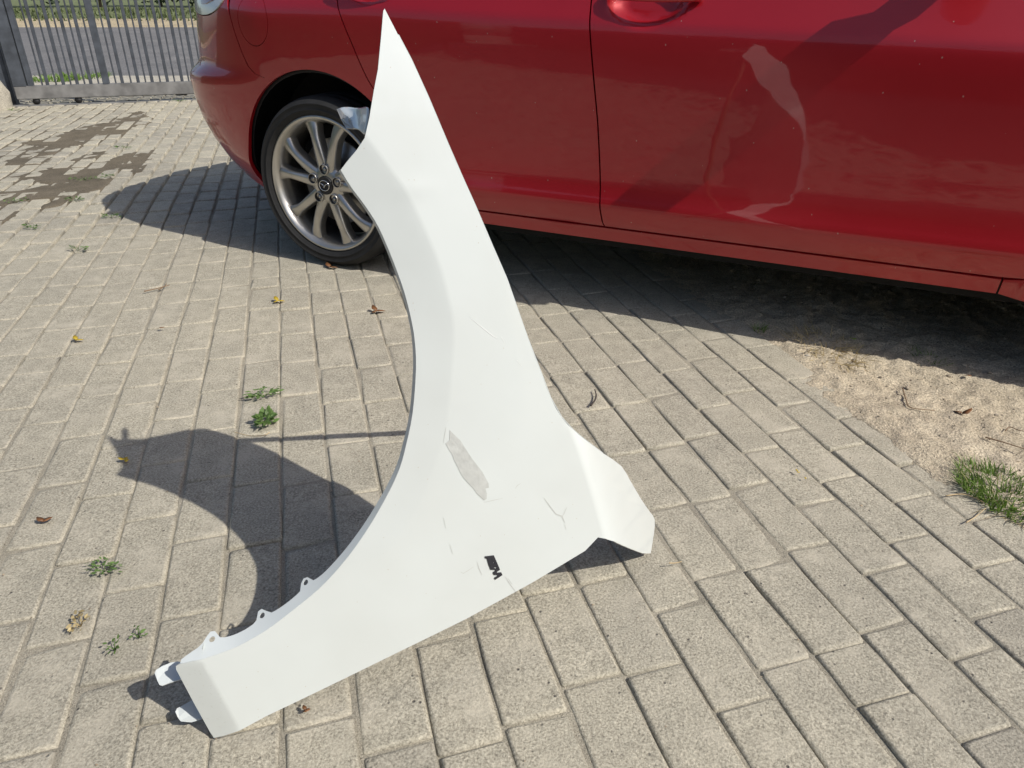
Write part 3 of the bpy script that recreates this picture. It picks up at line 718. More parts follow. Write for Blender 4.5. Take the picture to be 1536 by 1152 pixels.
lamp_low = [(p[0], p[1]) for p in catmull([(-.375, ZT), (-.39, .925), (-.43, .885), (-.52, .862), (-.64, .862), (-.76, .88), (-.80, .92), (-.82, ZT)], 4)]
bump_seam = [(-.165 - .005, .664), (-.215, .664), (-.262, .676), (-.292, .70), (-.312, .74), (-.335, .80), (-.352, .86), (-.367, ZT)]
front_top = [(2.2, ZT), (2.6, .955), (3.0, .87), (3.3, .78)]
for side in (-1, 1):
    fine = 0.013 if side == -1 else 0.03
    rd = panel('rear_door', [(a + G_, z) for a, z in dr_edge] + [(a - G_, z) for a, z in seam], RED, side, fine)
    fd = panel('front_door', [(a + G_, z) for a, z in seam[::-1]] + [(2.15, .289), (2.20, .293), (2.232, .31), (2.246, .345), (2.25, .45), (2.245, .6), (2.2, ZT)], RED, side, fine)
    panel('sill', [(.455, .238), (2.155, .238), (2.155, .2815), (.48, .2815)], RED, side, 0.03)
    arch = circ(0, AZ, AR, math.asin((.23 - AZ) / AR), math.atan2(.664 - AZ, -.165), 40)
    ff = math.acos(0)
    quarter = [(a - G_, z) for a, z in dr_edge] + [(.475, .2835), (.45, .228)] + arch + [(a + G_, z) for a, z in bump_seam[1:]]
    panel('quarter_panel', quarter, RED, side, fine, holes=[ell(g=0.0022)])
    fl = panel('fuel_flap', ell(), RED, side, 0.014, fold=0.008); fl['label'] = 'round fuel filler flap behind the rear door'
    tl = panel('tail_light', [(a, z) for a, z in lamp_low], LENSC, side, 0.016, fold=0.03, lift=0.004)
    inner = [(-.42, ZT - .004), (-.43, .935), (-.465, .908), (-.53, .895), (-.58, .894), (-.60, .93), (-.60, ZT - .004)]
    li = panel('lens', inner, LENSR, side, 0.016, fold=0.004, lift=0.007); li.parent = tl
    # front fender and its arch (outside the picture)
    fa = circ(2.70, AZ, AR, math.pi - math.asin((.2 - AZ) / AR), math.atan2(.5 - AZ, .34), 30)
    panel('front_wing', [(2.205, ZT), (2.25, .6), (2.255, .345), (2.24, .305), (2.2, .287), (2.16, .2815), (2.16, .238)] + fa + [(3.2, .62), (3.3, .78), (3.0, .87), (2.6, .955)], RED, side, 0.04)
    for wx in (0.0, 2.70):                       # black wheel arch liners
        V = []; Fc = []; n = 28
        for i in range(n + 1):
            t = math.pi * (-0.06 + 1.12 * i / n); x = wx + (AR + 0.018) * math.cos(t); z = AZ + (AR + 0.018) * math.sin(t)
            yo = abs(surf(x, max(z, .2), side).y) - 0.016
            V += [(x, side * 0.62, z), (x, side * (yo - .004), z), (wx + (AR - 0.010) * math.cos(t), side * (yo - .004), AZ + (AR - 0.010) * math.sin(t))]
        for i in range(n):
            for j in (0, 1): Fc.append((3 * i + j, 3 * i + j + 1, 3 * i + j + 4, 3 * i + j + 3))
        mesh_obj('arch_liner', V, Fc, BLACK, car, True)
# rear bumper, one piece round the tail
half = [(-.165 - .004, .664)] + circ(0, AZ, AR, math.atan2(.664 - AZ, -.172), math.pi - math.asin((.24 - AZ) / AR), 26) + [(-.42, .244), (-.55, .262), (-.75, .29), (-1.0, .30)]
top_half = [(-1.0, .742), (-.86, .742), (-.835, .80), (-.83, .925)] + [(a - 0.0, z - .0035) for a, z in lamp_low[::-1][4:-3]] + [(a - G_, z) for a, z in bump_seam[::-1][1:-1]]
def mirror_a(pts): return [(2 * A_REAR - a, z) for a, z in pts]
loop = half + mirror_a(half)[::-1] + mirror_a(top_half)[::-1] + top_half
panel('rear_bumper', loop, RED, -1, 0.015)
panel('tailgate', [(-.832, .746), (2 * A_REAR + .832, .746), (2 * A_REAR + .83, ZT), (-.83, ZT)], RED, -1, 0.04)
fh = [(3.2, .616)] + circ(2.70, AZ, AR, math.atan2(.5 - AZ, .34), math.asin((.2 - AZ) / AR), 14) + [(3.3, .19), (3.6, .2)]
ft = [(3.3, .776), (3.6, .72)]
panel('front_bumper', fh + [(2 * A_FRONT - a, z) for a, z in fh[::-1]] + [(2 * A_FRONT - a, z) for a, z in ft] + ft[::-1], RED, -1, 0.05)

# bonnet, boot deck, cabin
def deck(name, a0, a1, ztop, mat, n=20, crown=0.035, m=14):
    V = []; Fc = []
    for i in range(n + 1):
        a = a0 + (a1 - a0) * i / n; p = surf(a, ztop(a), -1); q = surf(a, ztop(a), 1)
        for j in range(m + 1):
            t = j / m; v = p.lerp(q, t); v.z += crown * (1 - (2 * t - 1) ** 2) - 0.003; V.append(v)
    for i in range(n):
        for j in range(m): k = i * (m + 1) + j; Fc.append((k, k + 1, k + m + 2, k + m + 1))
    return mesh_obj(name, V, Fc, mat, car, True)
deck('bonnet', 2.2, A_FRONT - 0.01, lambda a: float(np.interp(a, [2.2, 2.6, 3.0, 3.3, 3.6, 4.5], [ZT, .955, .87, .78, .73, .71])), RED)
deck('boot_deck', A_REAR + 0.01, 0.2, lambda a: ZT, RED)
def ring_rr(x0, x1, hw, z, n=48, e=3.5):
    cx = (x0 + x1) / 2; hx = (x1 - x0) / 2; out = []
    for i in range(n):
        t = i * math.tau / n; c = math.cos(t); s = math.sin(t)
        out.append((cx + hx * math.copysign(abs(c) ** (2 / e), c), hw * math.copysign(abs(s) ** (2 / e), s), z))
    return out
def loft(name, rings, mat, cap=False):
    n = len(rings[0]); V = [v for r_ in rings for v in r_]; Fc = []
    for i in range(len(rings) - 1):
        for j in range(n): Fc.append((i * n + j, i * n + (j + 1) % n, (i + 1) * n + (j + 1) % n, (i + 1) * n + j))
    if cap: Fc.append(tuple(range((len(rings) - 1) * n, len(rings) * n)))
    return mesh_obj(name, V, Fc, mat, car, True)
loft('window_band', [ring_rr(-.62, 2.42, .80, .975), ring_rr(-.50, 2.15, .76, 1.10), ring_rr(-.34, 1.85, .705, 1.24), ring_rr(-.20, 1.62, .655, 1.345)], GLASS)
loft('roof', [ring_rr(-.205, 1.63, .66, 1.34), ring_rr(-.14, 1.55, .63, 1.385), ring_rr(0.02, 1.38, .55, 1.42), ring_rr(.3, 1.1, .35, 1.44), ring_rr(.6, .8, .1, 1.445)], RED, True)
for side in (-1, 1):
    for nm, pts in (('pillar', [(2.36, .79, .98), (2.0, .735, 1.17), (1.6, .655, 1.355)]), ('pillar', [(1.0, .825, .97), (.98, .755, 1.16), (.95, .66, 1.355)]), ('pillar', [(-.42, .79, .98), (-.28, .71, 1.17), (-.12, .635, 1.36)])):
        bm = bmesh.new(); add_tube(bm, [(x, side * y, z) for x, y, z in pts], [.04, .036, .032], 8); bm_obj(nm, bm, RED if nm == 'pillar' and pts[0][0] != 1.0 else BLACK, car, True)
bm = bmesh.new(); add_box(bm, -0.42, 3.25, -0.63, 0.63, 0.20, 0.93); bm_obj('underbody', bm, SHELL, car)
bm = bmesh.new()
for s in (-1, 1): add_box(bm, 0.43, 2.26, min(s * .62, s * .74), max(s * .62, s * .74), 0.19, 0.25)
bm_obj('floor_pan', bm, SHELL, car)

# door handles and mirrors
for side in (-1, 1):
    for hx, hz in ((1.165, 0.928), (0.262, 0.982)):
        y0 = surf(hx - .135, hz, side).y; V = []
        pts = []
        for i in range(13):
            t = i / 12; x = hx - 0.115 + 0.26 * t
            bulge = 0.022 * math.sin(math.pi * min(1, max(0, t))) ** 0.55 + 0.006
            pts.append((x, side * (HW - 0.032 + bulge * 0.9), hz - 0.006 * t))
        bm = bmesh.new(); rings = []
        for i, p in enumerate(pts):
            hh = 0.0155 * (0.55 + 0.45 * math.sin(math.pi * (0.08 + 0.86 * i / 12)) ** 0.5); th = 0.009
            rings.append([bm.verts.new((p[0], p[1] + side * th * math.cos(k * math.tau / 12), p[2] + hh * math.sin(k * math.tau / 12))) for k in range(12)])
        for a_, b_ in zip(rings[:-1], rings[1:]):
            for k in range(12): bm.faces.new((a_[k], a_[(k + 1) % 12], b_[(k + 1) % 12], b_[k]))
        bm.faces.new(rings[0]); bm.faces.new(rings[-1][::-1]); bmesh.ops.recalc_face_normals(bm, faces=bm.faces)
        bm_obj('door_handle', bm, RED, car, True)
    bm = bmesh.new(); rings = []
    for i, (y, sx, sz) in enumerate(((.80, .03, .03), (.87, .04, .035), (.89, .055, .055), (.93, .062, .066), (.98, .055, .06), (1.0, .025, .03))):
        rings.append([bm.verts.new((1.93 + sx * math.cos(k * math.tau / 16) + 0.02 * i * 0, side * y, 1.075 + (0.0 if i > 1 else -0.04) + sz * math.sin(k * math.tau / 16))) for k in range(16)])
    for a_, b_ in zip(rings[:-1], rings[1:]):
        for k in range(16): bm.faces.new((a_[k], a_[(k + 1) % 16], b_[(k + 1) % 16], b_[k]))
    bm.faces.new(rings[0]); bm.faces.new(rings[-1]); bmesh.ops.recalc_face_normals(bm, faces=bm.faces)
    bm_obj('wing_mirror', bm, RED, car, True)

# wheels (axis along local y, outer face towards -y)
def lathe(name, prof, mat, parent, seg=72):
    V = []; Fc = []; n = len(prof)
    for k in range(seg):
        t = k * math.tau / seg
        for r_, y in prof: V.append((r_ * math.cos(t), y, r_ * math.sin(t)))
    for k in range(seg):
        for j in range(n - 1): a = k * n + j; b = ((k + 1) % seg) * n + j; Fc.append((a, b, b + 1, a + 1))
    return mesh_obj(name, V, Fc, mat, parent, True)
def make_wheel():
    w = lathe('wheel', [(.2455, .004), (.2465, -.003), (.242, -.008), (.236, -.007), (.231, -.002), (.226, .006), (.219, .018), (.212, .05), (.209, .19), (.228, .195)], ALLOY, car)
    lathe('tyre', [(.238, .004), (.247, -.006), (.258, -.013), (.2615, -.0155), (.2625, -.0172), (.2655, -.0175), (.2665, -.0160), (.274, -.0182), (.2825, -.0175), (.2835, -.0188), (.2855, -.0185), (.2865, -.0162), (.297, -.007), (.304, .006), (.3075, .022), (.308, .05), (.304, .052), (.304, .058), (.308, .06), (.309, .095), (.305, .097), (.305, .103), (.309, .105), (.308, .17), (.300, .20), (.27, .212), (.238, .19)], RUBBER, w)
    lathe('brake_disc', [(.02, .075), (.155, .075), (.157, .080), (.155, .09), (.03, .09)], STEEL, w)
    lathe('back_plate', [(.01, .10), (.20, .11), (.21, .13)], SHELL, w)
    # hub
    lathe('hub', [(.034, .002), (.046, .003), (.066, .009), (.074, .020), (.074, .05)], ALLOY, w, 60)
    V0 = R(86)
    for k in range(5):
        c = V0 + k * math.tau / 5
        for sg in (-1, 1):
            V = []; Fc = []; NS = 14
            for i in range(NS + 1):
                t = i / NS; r_ = 0.040 + (0.232 - 0.040) * t
                ang = c + sg * (R(20.0) * (1 - t) ** 1.6 * 0.75 + R(17.5) * (t ** 0.9)) * (1.0)
                wd = 0.0142 + 0.007 * (1 - t) ** 2 + 0.012 * max(0, t - 0.7) / 0.3
                y = 0.008 - 0.010 * math.sin(math.pi * min(1, t * 0.95 + 0.05)) + 0.004 * t
                ct, st = math.cos(ang), math.sin(ang); px, pz = r_ * ct, r_ * st; qx, qz = -st, ct
                sec = ((-1.25, .040), (-1.1, .014), (-0.86, .003), (-0.30, -.0005), (0.30, .0015), (0.86, .003), (1.1, .014), (1.25, .040))
                for s_, dy in sec: V.append((px + qx * wd * s_, y + dy, pz + qz * wd * s_))
            m_ = 8
            for i in range(NS):
                for j in range(m_ - 1): a = i * m_ + j; Fc.append((a, a + 1, a + m_ + 1, a + m_))
            mesh_obj('spoke', V, Fc, ALLOY, w, True)
        px, pz = 0.0575 * math.cos(c + R(2)), 0.0575 * math.sin(c + R(2))
        cup = lathe('lug_socket', [(.0175, -.0065), (.0162, -.0068), (.0152, -.004), (.0148, .018), (.0, .018)], BLACK, w, 24); cup.location = (px, 0.002, pz)
        ring = lathe('socket_rim', [(.0195, .010), (.0195, -.004), (.0182, -.0072), (.0170, -.0066)], ALLOY, w, 24); ring.location = (px, 0.002, pz)
        nut = lathe('lug_nut', [(.0085, .016), (.0085, .001), (.006, -.002), (.0, -.003)], STEEL, w, 6); nut.location = (px, 0.002, pz)
    cap = lathe('centre_cap', [(.034, .006), (.0335, -.003), (.0315, -.005), (.029, -.0045), (.0, -.0055)], BLACK, w, 40)
    bm = bmesh.new()
    add_tube(bm, [(.0225 * math.cos(t), -.0065, .0185 * math.sin(t)) for t in np.linspace(0, math.tau, 29)], .0017, 6, False)
    wing = [(-.021, .0045), (-.012, .0062), (-.005, .003), (0, -.0075), (.005, .003), (.012, .0062), (.021, .0045)]
    add_tube(bm, [(x, -.0068, z) for x, z in wing], [.001, .0017, .0021, .0024, .0021, .0017, .001], 6)
    bm_obj('emblem', bm, CHROME, w, True)
    return w
wheel = make_wheel()
WY = 0.862
wheel.location = (0, -WY, 0.307)
def copy_part(o, parent):
    c = o.copy(); COL.objects.link(c); c.parent = parent
    for ch in list(o.children): copy_part(ch, c)
    return c
for x, s in ((2.70, -1), (0, 1), (2.70, 1)):
    w = copy_part(wheel, car); w.location = (x, s * WY, 0.307); w.rotation_euler = (0, R(23), 0 if s < 0 else math.pi)

# ------------------------------------------------------------------ sliding gate at the far left
g0 = at(21, 159); g1 = at(285, 150); GD = (g1 - g0).normalized(); GN = Vector((GD.y, -GD.x, 0))
def gate_s(x, y):
    d = ray(x, y); t = (g0 - CAM).dot(GN) / d.dot(GN); P = CAM + d * t; return (P - g0).dot(GD), P.z
gate = tag(empty('sliding_gate', g0, math.atan2(GD.y, GD.x)), 'grey steel sliding gate of upright bars at the yard entrance', 'gate')
GB, GT = gate_s(60, 148)[1], gate_s(60, 128)[1]
s_l = gate_s(24, 140)[0]; s_end = 3.6
bm = bmesh.new(); add_box(bm, s_l, s_end, -.03, .03, GB, GT, 0.006); bm_obj('bottom_rail', bm, GATEM2, gate)
bm = bmesh.new(); add_box(bm, s_l, s_end, -.03, .03, 1.62, 1.70, 0.006); bm_obj('top_rail', bm, GATEM2, gate)
def post(s, w, d, nm='gate_bar', z0=None, z1=1.62):
    bm = bmesh.new(); add_box(bm, s - w / 2, s + w / 2, -d / 2, d / 2, GT - 0.004 if z0 is None else z0, z1, 0.003); return bm_obj(nm, bm, GATEM, gate)
post(s_l + 0.055, 0.11, 0.056, 'frame_post'); post(gate_s(46, 125)[0], 0.045, 0.05, 'frame_post'); post(gate_s(160, 126)[0], 0.055, 0.056, 'frame_post')
thick = [gate_s(x, 125)[0] for x in (71, 95, 116, 136.5, 184, 208, 229, 252, 274, 294)]
thin = [gate_s(x, 125)[0] for x in (63, 84, 106, 127, 148, 174, 197, 219, 241, 262.5, 284)]
pitch = (thick[-1] - thick[4]) / 5; s = thick[-1] + pitch
while s < s_end - 0.05: thick.append(s); thin.append(s - pitch / 2); s += pitch
for s in thick: post(s, 0.027, 0.022)
for s in thin: post(s, 0.0135, 0.013)
for s in (gate_s(118, 150)[0], gate_s(55, 152)[0], 2.6):
    bm = bmesh.new(); add_tube(bm, [(s, -.018, 0.036), (s, .018, 0.036)], 0.03, 16); bm_obj('roller', bm, BLACK, gate, True)
bm = bmesh.new(); add_box(bm, s_l - 0.6, s_end, -.022, .022, -0.01, 0.007); tag(bm_obj('gate_track', bm, GATEM2, None), 'steel floor track running under the sliding gate', 'track')
tr = bpy.data.objects['gate_track']; tr.location = g0; tr.rotation_euler = gate.rotation_euler
bm = bmesh.new(); add_box(bm, s_l - .16, s_l - .04, .06, .18, 0, 1.75, 0.006)
gp_ = tag(bm_obj('gate_post', bm, GATEM, None), 'grey steel post standing left of the sliding gate', 'post'); gp_.location = g0 + Vector((0, 0, -.005)); gp_.rotation_euler = gate.rotation_euler
# concrete footing left of the gate
def lump(name, dims, seed, mat, sub=3, amp=0.1):
    bm = bmesh.new(); bmesh.ops.create_icosphere(bm, subdivisions=sub, radius=1)
    for v in bm.verts:
        c = v.co.copy(); m_ = max(abs(c.x), abs(c.y), abs(c.z)); c = c.lerp(c / m_, 0.55)
        c *= 1 + amp * noise.noise(c * 1.7 + Vector((seed, 0, 0))) ; v.co = Vector((c.x * dims[0], c.y * dims[1], c.z * dims[2]))
    return bm_obj(name, bm, mat, None, True)
ft_ = lump('concrete_footing', (0.13, 0.34, 0.20), 3.1, CONC); p = at(-12, 172); ft_.location = (p.x - 0.26, p.y + 0.22, 0.06); ft_.rotation_euler = (0, 0, R(-10))
tag(ft_, 'weathered concrete footing beside the left end of the gate', 'footing')

# ------------------------------------------------------------------ plants
def add_leaf(V, Fc, p, d, n, L, W, curl=0.0):
    """a small leaf: six-sided blade of 4 faces along direction d with normal n"""
    s = d.cross(n); s.normalize(); b = len(V)
    for t, w in ((0, 0.08), (0.35, 1.0), (0.72, 0.75)):
        c = p + d * (L * t) - n * (curl * L * t * t)
        V += [c - s * (W * w * 0.5), c + s * (W * w * 0.5)]
    V.append(p + d * L - n * (curl * L))
    Fc += [(b, b + 1, b + 3, b + 2), (b + 2, b + 3, b + 5, b + 4), (b + 4, b + 5, b + 6)]
def rdir(): 
    v = Vector((random.gauss(0, 1), random.gauss(0, 1), random.gauss(0, 1))); v.normalize(); return v
def blades(V, Fc, base, n, spread, hgt, wid, rad, lean=0.7):
    for _ in range(n):
        a = random.uniform(0, math.tau); rr = rad * math.sqrt(random.random()); p = base + Vector((math.cos(a) * rr, math.sin(a) * rr, -0.002))
        o = Vector((math.cos(a), math.sin(a), 0)).lerp(Vector((random.gauss(0, 1), random.gauss(0, 1), 0)), 0.4) * lean * random.uniform(0.2, 1.3)
        d = (Vector((0, 0, 1)) + o).normalized(); s = d.cross(rdir()); s.normalize(); L = hgt * random.uniform(0.5, 1.2); W = wid * random.uniform(0.6, 1.2); b = len(V)
        for t in (0, 0.4, 0.75):
            c = p + d * (L * t) + Vector((o.x, o.y, -0.5)) * (0.45 * L * t * t); V += [c - s * W * (1 - t * 0.7) * 0.5, c + s * W * (1 - t * 0.7) * 0.5]
        V.append(p + d * L + Vector((o.x, o.y, -0.5)) * (0.45 * L)); Fc += [(b, b + 1, b + 3, b + 2), (b + 2, b + 3, b + 5, b + 4), (b + 4, b + 5, b + 6)]
def tuft(name, px, n, hgt, wid, rad, label, mat=GRASS, ell_=(1, 1), cat='grass', lean=0.7):
    V = []; Fc = []; blades(V, Fc, Vector((0, 0, 0)), n, 0, hgt, wid, rad, lean)
    o = mesh_obj(name, V, Fc, mat); q = at(*px); o.location = (q.x, q.y, 0.002); o.scale = (ell_[0], ell_[1], 1); o.rotation_euler = (0, 0, math.pi / 2 - PAZ); return tag(o, label, cat)
t = tuft('grass_tuft', (1506, 744), 900, 0.036, 0.0030, 0.088, 'thick green grass tuft on the paving edge at the right border', ell_=(1.25, 0.8))
V = []; Fc = []; blades(V, Fc, Vector((0, 0, 0)), 60, 0, 0.05, 0.002, 0.08, 1.4)
dg = mesh_obj('dry_blades', V, Fc, DRYG, t); dg.location = (-0.02, 0.01, -0.001)
tuft('grass_tuft', (1138, 497), 45, 0.035, 0.0022, 0.018, 'small grass tuft where paving, dirt and car shadow meet')
for px_, lb_ in (((72, 122), 'grass clump on the footpath just behind the left gate bars'), ((118, 118), 'grass clump on the footpath behind the middle gate bars')):
    tuft('grass_tuft', px_, 160, 0.10, 0.012, 0.22, lb_, ell_=(.8, 1.6))
tuft('grass_tuft', (1392, 540), 70, 0.03, 0.0025, 0.05, 'low weeds on the dirt at the edge of the car shadow', ell_=(1.3, .7))
tuft('dry_grass', (1236, 524), 260, 0.05, 0.0028, 0.095, 'patch of dry straw grass on the dirt beside the paving', DRYG, (1.4, .8), lean=1.6)
def weed(px, n, rad, L, label, mat=WEED, flat=0.5, ell_=(1, 1), rz=0.0):
    V = []; Fc = []
    for _ in range(n):
        a = random.uniform(0, math.tau); rr = rad * math.sqrt(random.random()); p = Vector((math.cos(a) * rr, math.sin(a) * rr, random.uniform(0.002, 0.016)))
        d = Vector((math.cos(a) + random.gauss(0, .6), math.sin(a) + random.gauss(0, .6), random.uniform(0.0, flat))).normalized()
        nn = (Vector((0, 0, 1)) + rdir() * 0.6); nn = (nn - d * nn.dot(d)).normalized(); ll = L * random.uniform(0.6, 1.2)
        add_leaf(V, Fc, p, d, nn, ll, ll * 0.55, 0.2)
    o = mesh_obj('weed', V, Fc, mat); q = at(*px); o.location = (q.x, q.y, 0.001); o.scale = (*ell_, 1); o.rotation_euler = (0, 0, rz)
    bm = bmesh.new()
    for k in range(4): 
        a = k * 1.7; add_tube(bm, [(0, 0, -0.003), (rad * .5 * math.cos(a), rad * .5 * math.sin(a), .008), (rad * .9 * math.cos(a), rad * .9 * math.sin(a), .01)], 0.0007, 5)
    bm_obj('stem', bm, mat, o, True)
    return tag(o, label, 'weed', 'weeds growing in the paving joints')
weed((396, 594), 75, 0.032, 0.013, 'flat leafy weed growing above the stick shadow', ell_=(1.25, .55), rz=R(25))
weed((400, 634), 90, 0.026, 0.019, 'bushy weed growing in the joint where the stick shadow passes', flat=1.1, ell_=(.75, 1.1))
weed((156, 856), 55, 0.026, 0.010, 'leafy green weed in the joint left of the fender shadow', ell_=(1.2, .7), rz=R(-10))
weed((121, 938), 26, 0.016, 0.010, 'withered yellowish weed in the joint at the lower left', DRYG, ell_=(.8, 1.1))
weed((208, 956), 10, 0.010, 0.008, 'tiny weed sprig in the joint above the fender tabs')
weed((172, 975), 8, 0.010, 0.009, 'tiny dark weed sprig on the sandy patch at lower left')
for px, r_, lb in (((185, 222), .05, 'bright weed clump in a joint right of the big mud patch'), ((128, 270), .10, 'widest weed clump, on the mud left of the car shadow'),
                   ((165, 265), .03, 'small weed clump just above the tip of the car shadow'), ((167, 326), .035, 'weed clump at the lower edge of the car shadow tip'),
                   ((112, 301), .04, 'weed clump in the joint below the muddy hollow'), ((25, 303), .05, 'sparse weed clump beside the mud at the left border'), ((50, 342), .04, 'lone weed clump below the mud at far left'),
                   ((118, 375), .03, 'lone weed clump on clean paving left of the car wheel'), ((270, 152), .06, 'weed clump beside the gate track near the bumper'), ((22, 166), .05, 'weed clump beside the concrete footing')):
    weed(px, int(24 + 200 * r_), r_ * .8, 0.015, lb, ell_=(1.3, .6))

def leaf_thing(px, L, mat, label, rz, z=0.001, curl=0.22, nleaf=1, cat='leaf', name='fallen_leaf', group='fallen leaves on the paving'):
    V = []; Fc = []
    for k in range(nleaf):
        a = rz + k * 1.9; d = Vector((math.cos(a), math.sin(a), 0.12)); nn = Vector((0.2 * math.sin(k * 2.1), 0.15, 1)); nn = (nn - d * nn.dot(d) / d.length_squared).normalized()
        add_leaf(V, Fc, Vector((0.004 * k, 0.003 * k, 0.003)), d.normalized(), nn, L * .85 * (1 - .15 * k), L * 0.5, -curl if k % 2 else curl)
    o = mesh_obj(name, V, Fc, mat, None, True); m_ = o.modifiers.new('t', 'SOLIDIFY'); m_.thickness = 0.0006
    q = at(*px); o.location = (q.x, q.y, z + 0.003); return tag(o, label, cat, group)
leaf_thing((112, 513), 0.030, YELL, 'curled yellow leaf on the sunlit paving at far left', 0.3, nleaf=2)
leaf_thing((414, 454), 0.036, YELL, 'curled yellow leaf on the paving below the car wheel', 0.2, nleaf=3)
leaf_thing((184, 694), 0.020, YELL, 'yellow leaf at the tip of the fender shadow', 1.2, nleaf=3)
leaf_thing((562, 469), 0.042, BROWN, 'dry orange brown leaf beside the fender edge', 0.2, nleaf=3)
leaf_thing((492, 403), 0.045, BROWN, 'reddish brown leaf lying before the car wheel', 0.1, nleaf=2, curl=.2)
leaf_thing((238, 495), 0.022, BROWN, 'small dark brown leaf scrap on the sunlit paving', 0.5)
leaf_thing((63, 787), 0.026, BROWN, 'brown shrivelled leaf lying in the joint at the left border', 0.9, nleaf=2, curl=.15)
leaf_thing((455, 1072), 0.013, BROWN, 'flat brown leaf scrap under the bottom edge of the fender', 0.4, nleaf=3, curl=.05)
leaf_thing((1194, 712), 0.010, YELL, 'upper of two yellow petals in a paving joint', 0.1, nleaf=2, cat='petal', name='petal')
leaf_thing((1207, 722), 0.008, YELL, 'lower of two yellow petals in a paving joint', 1.0, nleaf=2, cat='petal', name='petal')
leaf_thing((1440, 630), 0.032, BROWN, 'curled brown leaf lying on the bare dirt', 0.2, z=.012, nleaf=2, curl=-.35)
leaf_thing((1277, 520), 0.018, LIME, 'bright lime green leaf on the dirt at the shadow edge', 0.6, z=.018, nleaf=2, curl=.1)
leaf_thing((1455, 573), 0.022, BROWN, 'dark curled leaf on the dirt near the car shadow', 2.2, z=.012, curl=.4)
def twig(pts, rad, mat, label, z=0.004):
    bm = bmesh.new(); P = [at(*p) + Vector((0, 0, z + random.uniform(0, .004))) for p in pts]
    P = [Vector(v) for v in catmull(P, 4)]; add_tube(bm, P, [rad * (1 - .5 * i / len(P)) for i in range(len(P))], 6)
    return tag(bm_obj('twig', bm, mat, None, True), label, 'twig', 'twigs on the ground')
TW = plain('twig_brown', (0.20, 0.13, 0.075), 0.85); TWD = plain('twig_dark', (0.05, 0.04, 0.035), 0.85); TWS = plain('straw', (0.5, 0.38, 0.22), 0.8)
twig([(217, 440), (232, 436), (246, 433), (255, 430)], 0.0022, TW, 'forked dry twig lying left on the sunlit paving')
twig([(238, 437), (248, 431), (250, 426)], 0.0016, TW, 'short side twig touching the forked dry twig')
twig([(886, 612), (892, 604), (894, 596), (892, 588)], 0.0028, TWD, 'dark curved twig on the paving right of the fender')
twig([(1352, 590), (1357, 608), (1364, 620), (1400, 624)], 0.0018, TW, 'bent thin twig on the bare dirt', 0.014)
twig([(1475, 664), (1500, 672), (1536, 684)], 0.0018, TW, 'long thin root twig on the dirt at the right border', 0.014)
twig([(1505, 655), (1512, 648), (1525, 654), (1540, 656)], 0.0014, TW, 'looped root twig on the dirt at the right border', 0.014)
twig([(1418, 746), (1442, 744), (1462, 750), (1480, 762)], 0.0014, TWS, 'pale straw stalk trailing from the grass tuft')
twig([(1448, 788), (1462, 778), (1477, 766)], 0.0013, TWS, 'pale straw stalk crossing the last paving joint')
twig([(1003, 849), (1012, 848), (1022, 846.5)], 0.0012, TWS, 'short pale straw piece below the fender flap')
twig([(405, 652), (396, 656), (375, 657), (350, 650)], 0.0012, TWS, 'thin curved stalk under the bushy weed')

# pebbles and clods on the dirt, grit on the paving
ico = bmesh.new(); bmesh.ops.create_icosphere(ico, subdivisions=1, radius=1); IV = [v.co.copy() for v in ico.verts]; IF = [tuple(v.index for v in f.verts) for f in ico.faces]; ico.free()
V = []; Fc = []
for _ in range(900):
    k = random.randrange(-40, 13); c = random.uniform(0.4, 4.2); n = N0 + k * COURSE + random.gauss(0, 0.006 if random.random() < .6 else .05); s = random.choice((.0008, .001, .0013, .0018)) * random.uniform(.8, 1.3); b = len(V)
    q = pv(n, c, settle(n, c) + s * .4); rx = [random.uniform(.6, 1.5) for _ in range(3)]
    V += [q + Vector((v.x * s * rx[0], v.y * s * rx[1], v.z * s * .6)) for v in IV]; Fc += [tuple(b + k_ for k_ in f) for f in IF]
GRIT = leafy('grit', (0.30, 0.24, 0.17), 0.0)
tag(mesh_obj('grit', V, Fc, GRIT), 'fine grit and plant crumbs lying along the paving joints', 'grit', kind='stuff')
V = []; Fc = []
for _ in range(1500):
    n = N_EDGE + random.random() ** 0.8 * 1.5 - 0.05; c = random.uniform(-0.2, 2.6); z = dirt_z(n, c); s = random.choice((.0015, .002, .0025, .003, .004, .006)) * random.uniform(.7, 1.3); b = len(V)
    q = pv(n, c, z + s * .2); rx = [random.uniform(.6, 1.3) for _ in range(3)]
    V += [q + Vector((v.x * s * rx[0] * random.uniform(.8, 1.2), v.y * s * rx[1] * random.uniform(.8, 1.2), v.z * s * .7 * rx[2])) for v in IV]; Fc += [tuple(b + k for k in f) for f in IF]
tag(mesh_obj('pebbles', V, Fc, leafy('pebble_mix', (0.34, 0.29, 0.22), 0.0)), 'loose pebbles and clods scattered over the bare dirt', 'pebbles', kind='stuff')
def stone(px, s, label, mat=STONE):
    bm = bmesh.new(); bmesh.ops.create_icosphere(bm, subdivisions=2, radius=1)
    for v in bm.verts: v.co *= 1 + 0.35 * noise.noise(v.co * 1.3 + Vector((px[0], 0, 0))); v.co = Vector((v.co.x * s, v.co.y * s * .8, v.co.z * s * .7))
    o = bm_obj('stone', bm, mat, None, True); q = at(*px); o.location = (q.x, q.y, s * .3 + .004); return tag(o, label, 'stone', 'stones along the paving edge')
stone((1390, 668), 0.010, 'pale stone at the paving edge on the dirt side'); stone((1383, 664), 0.008, 'dark stone beside the pale one at the paving edge', ASPH)
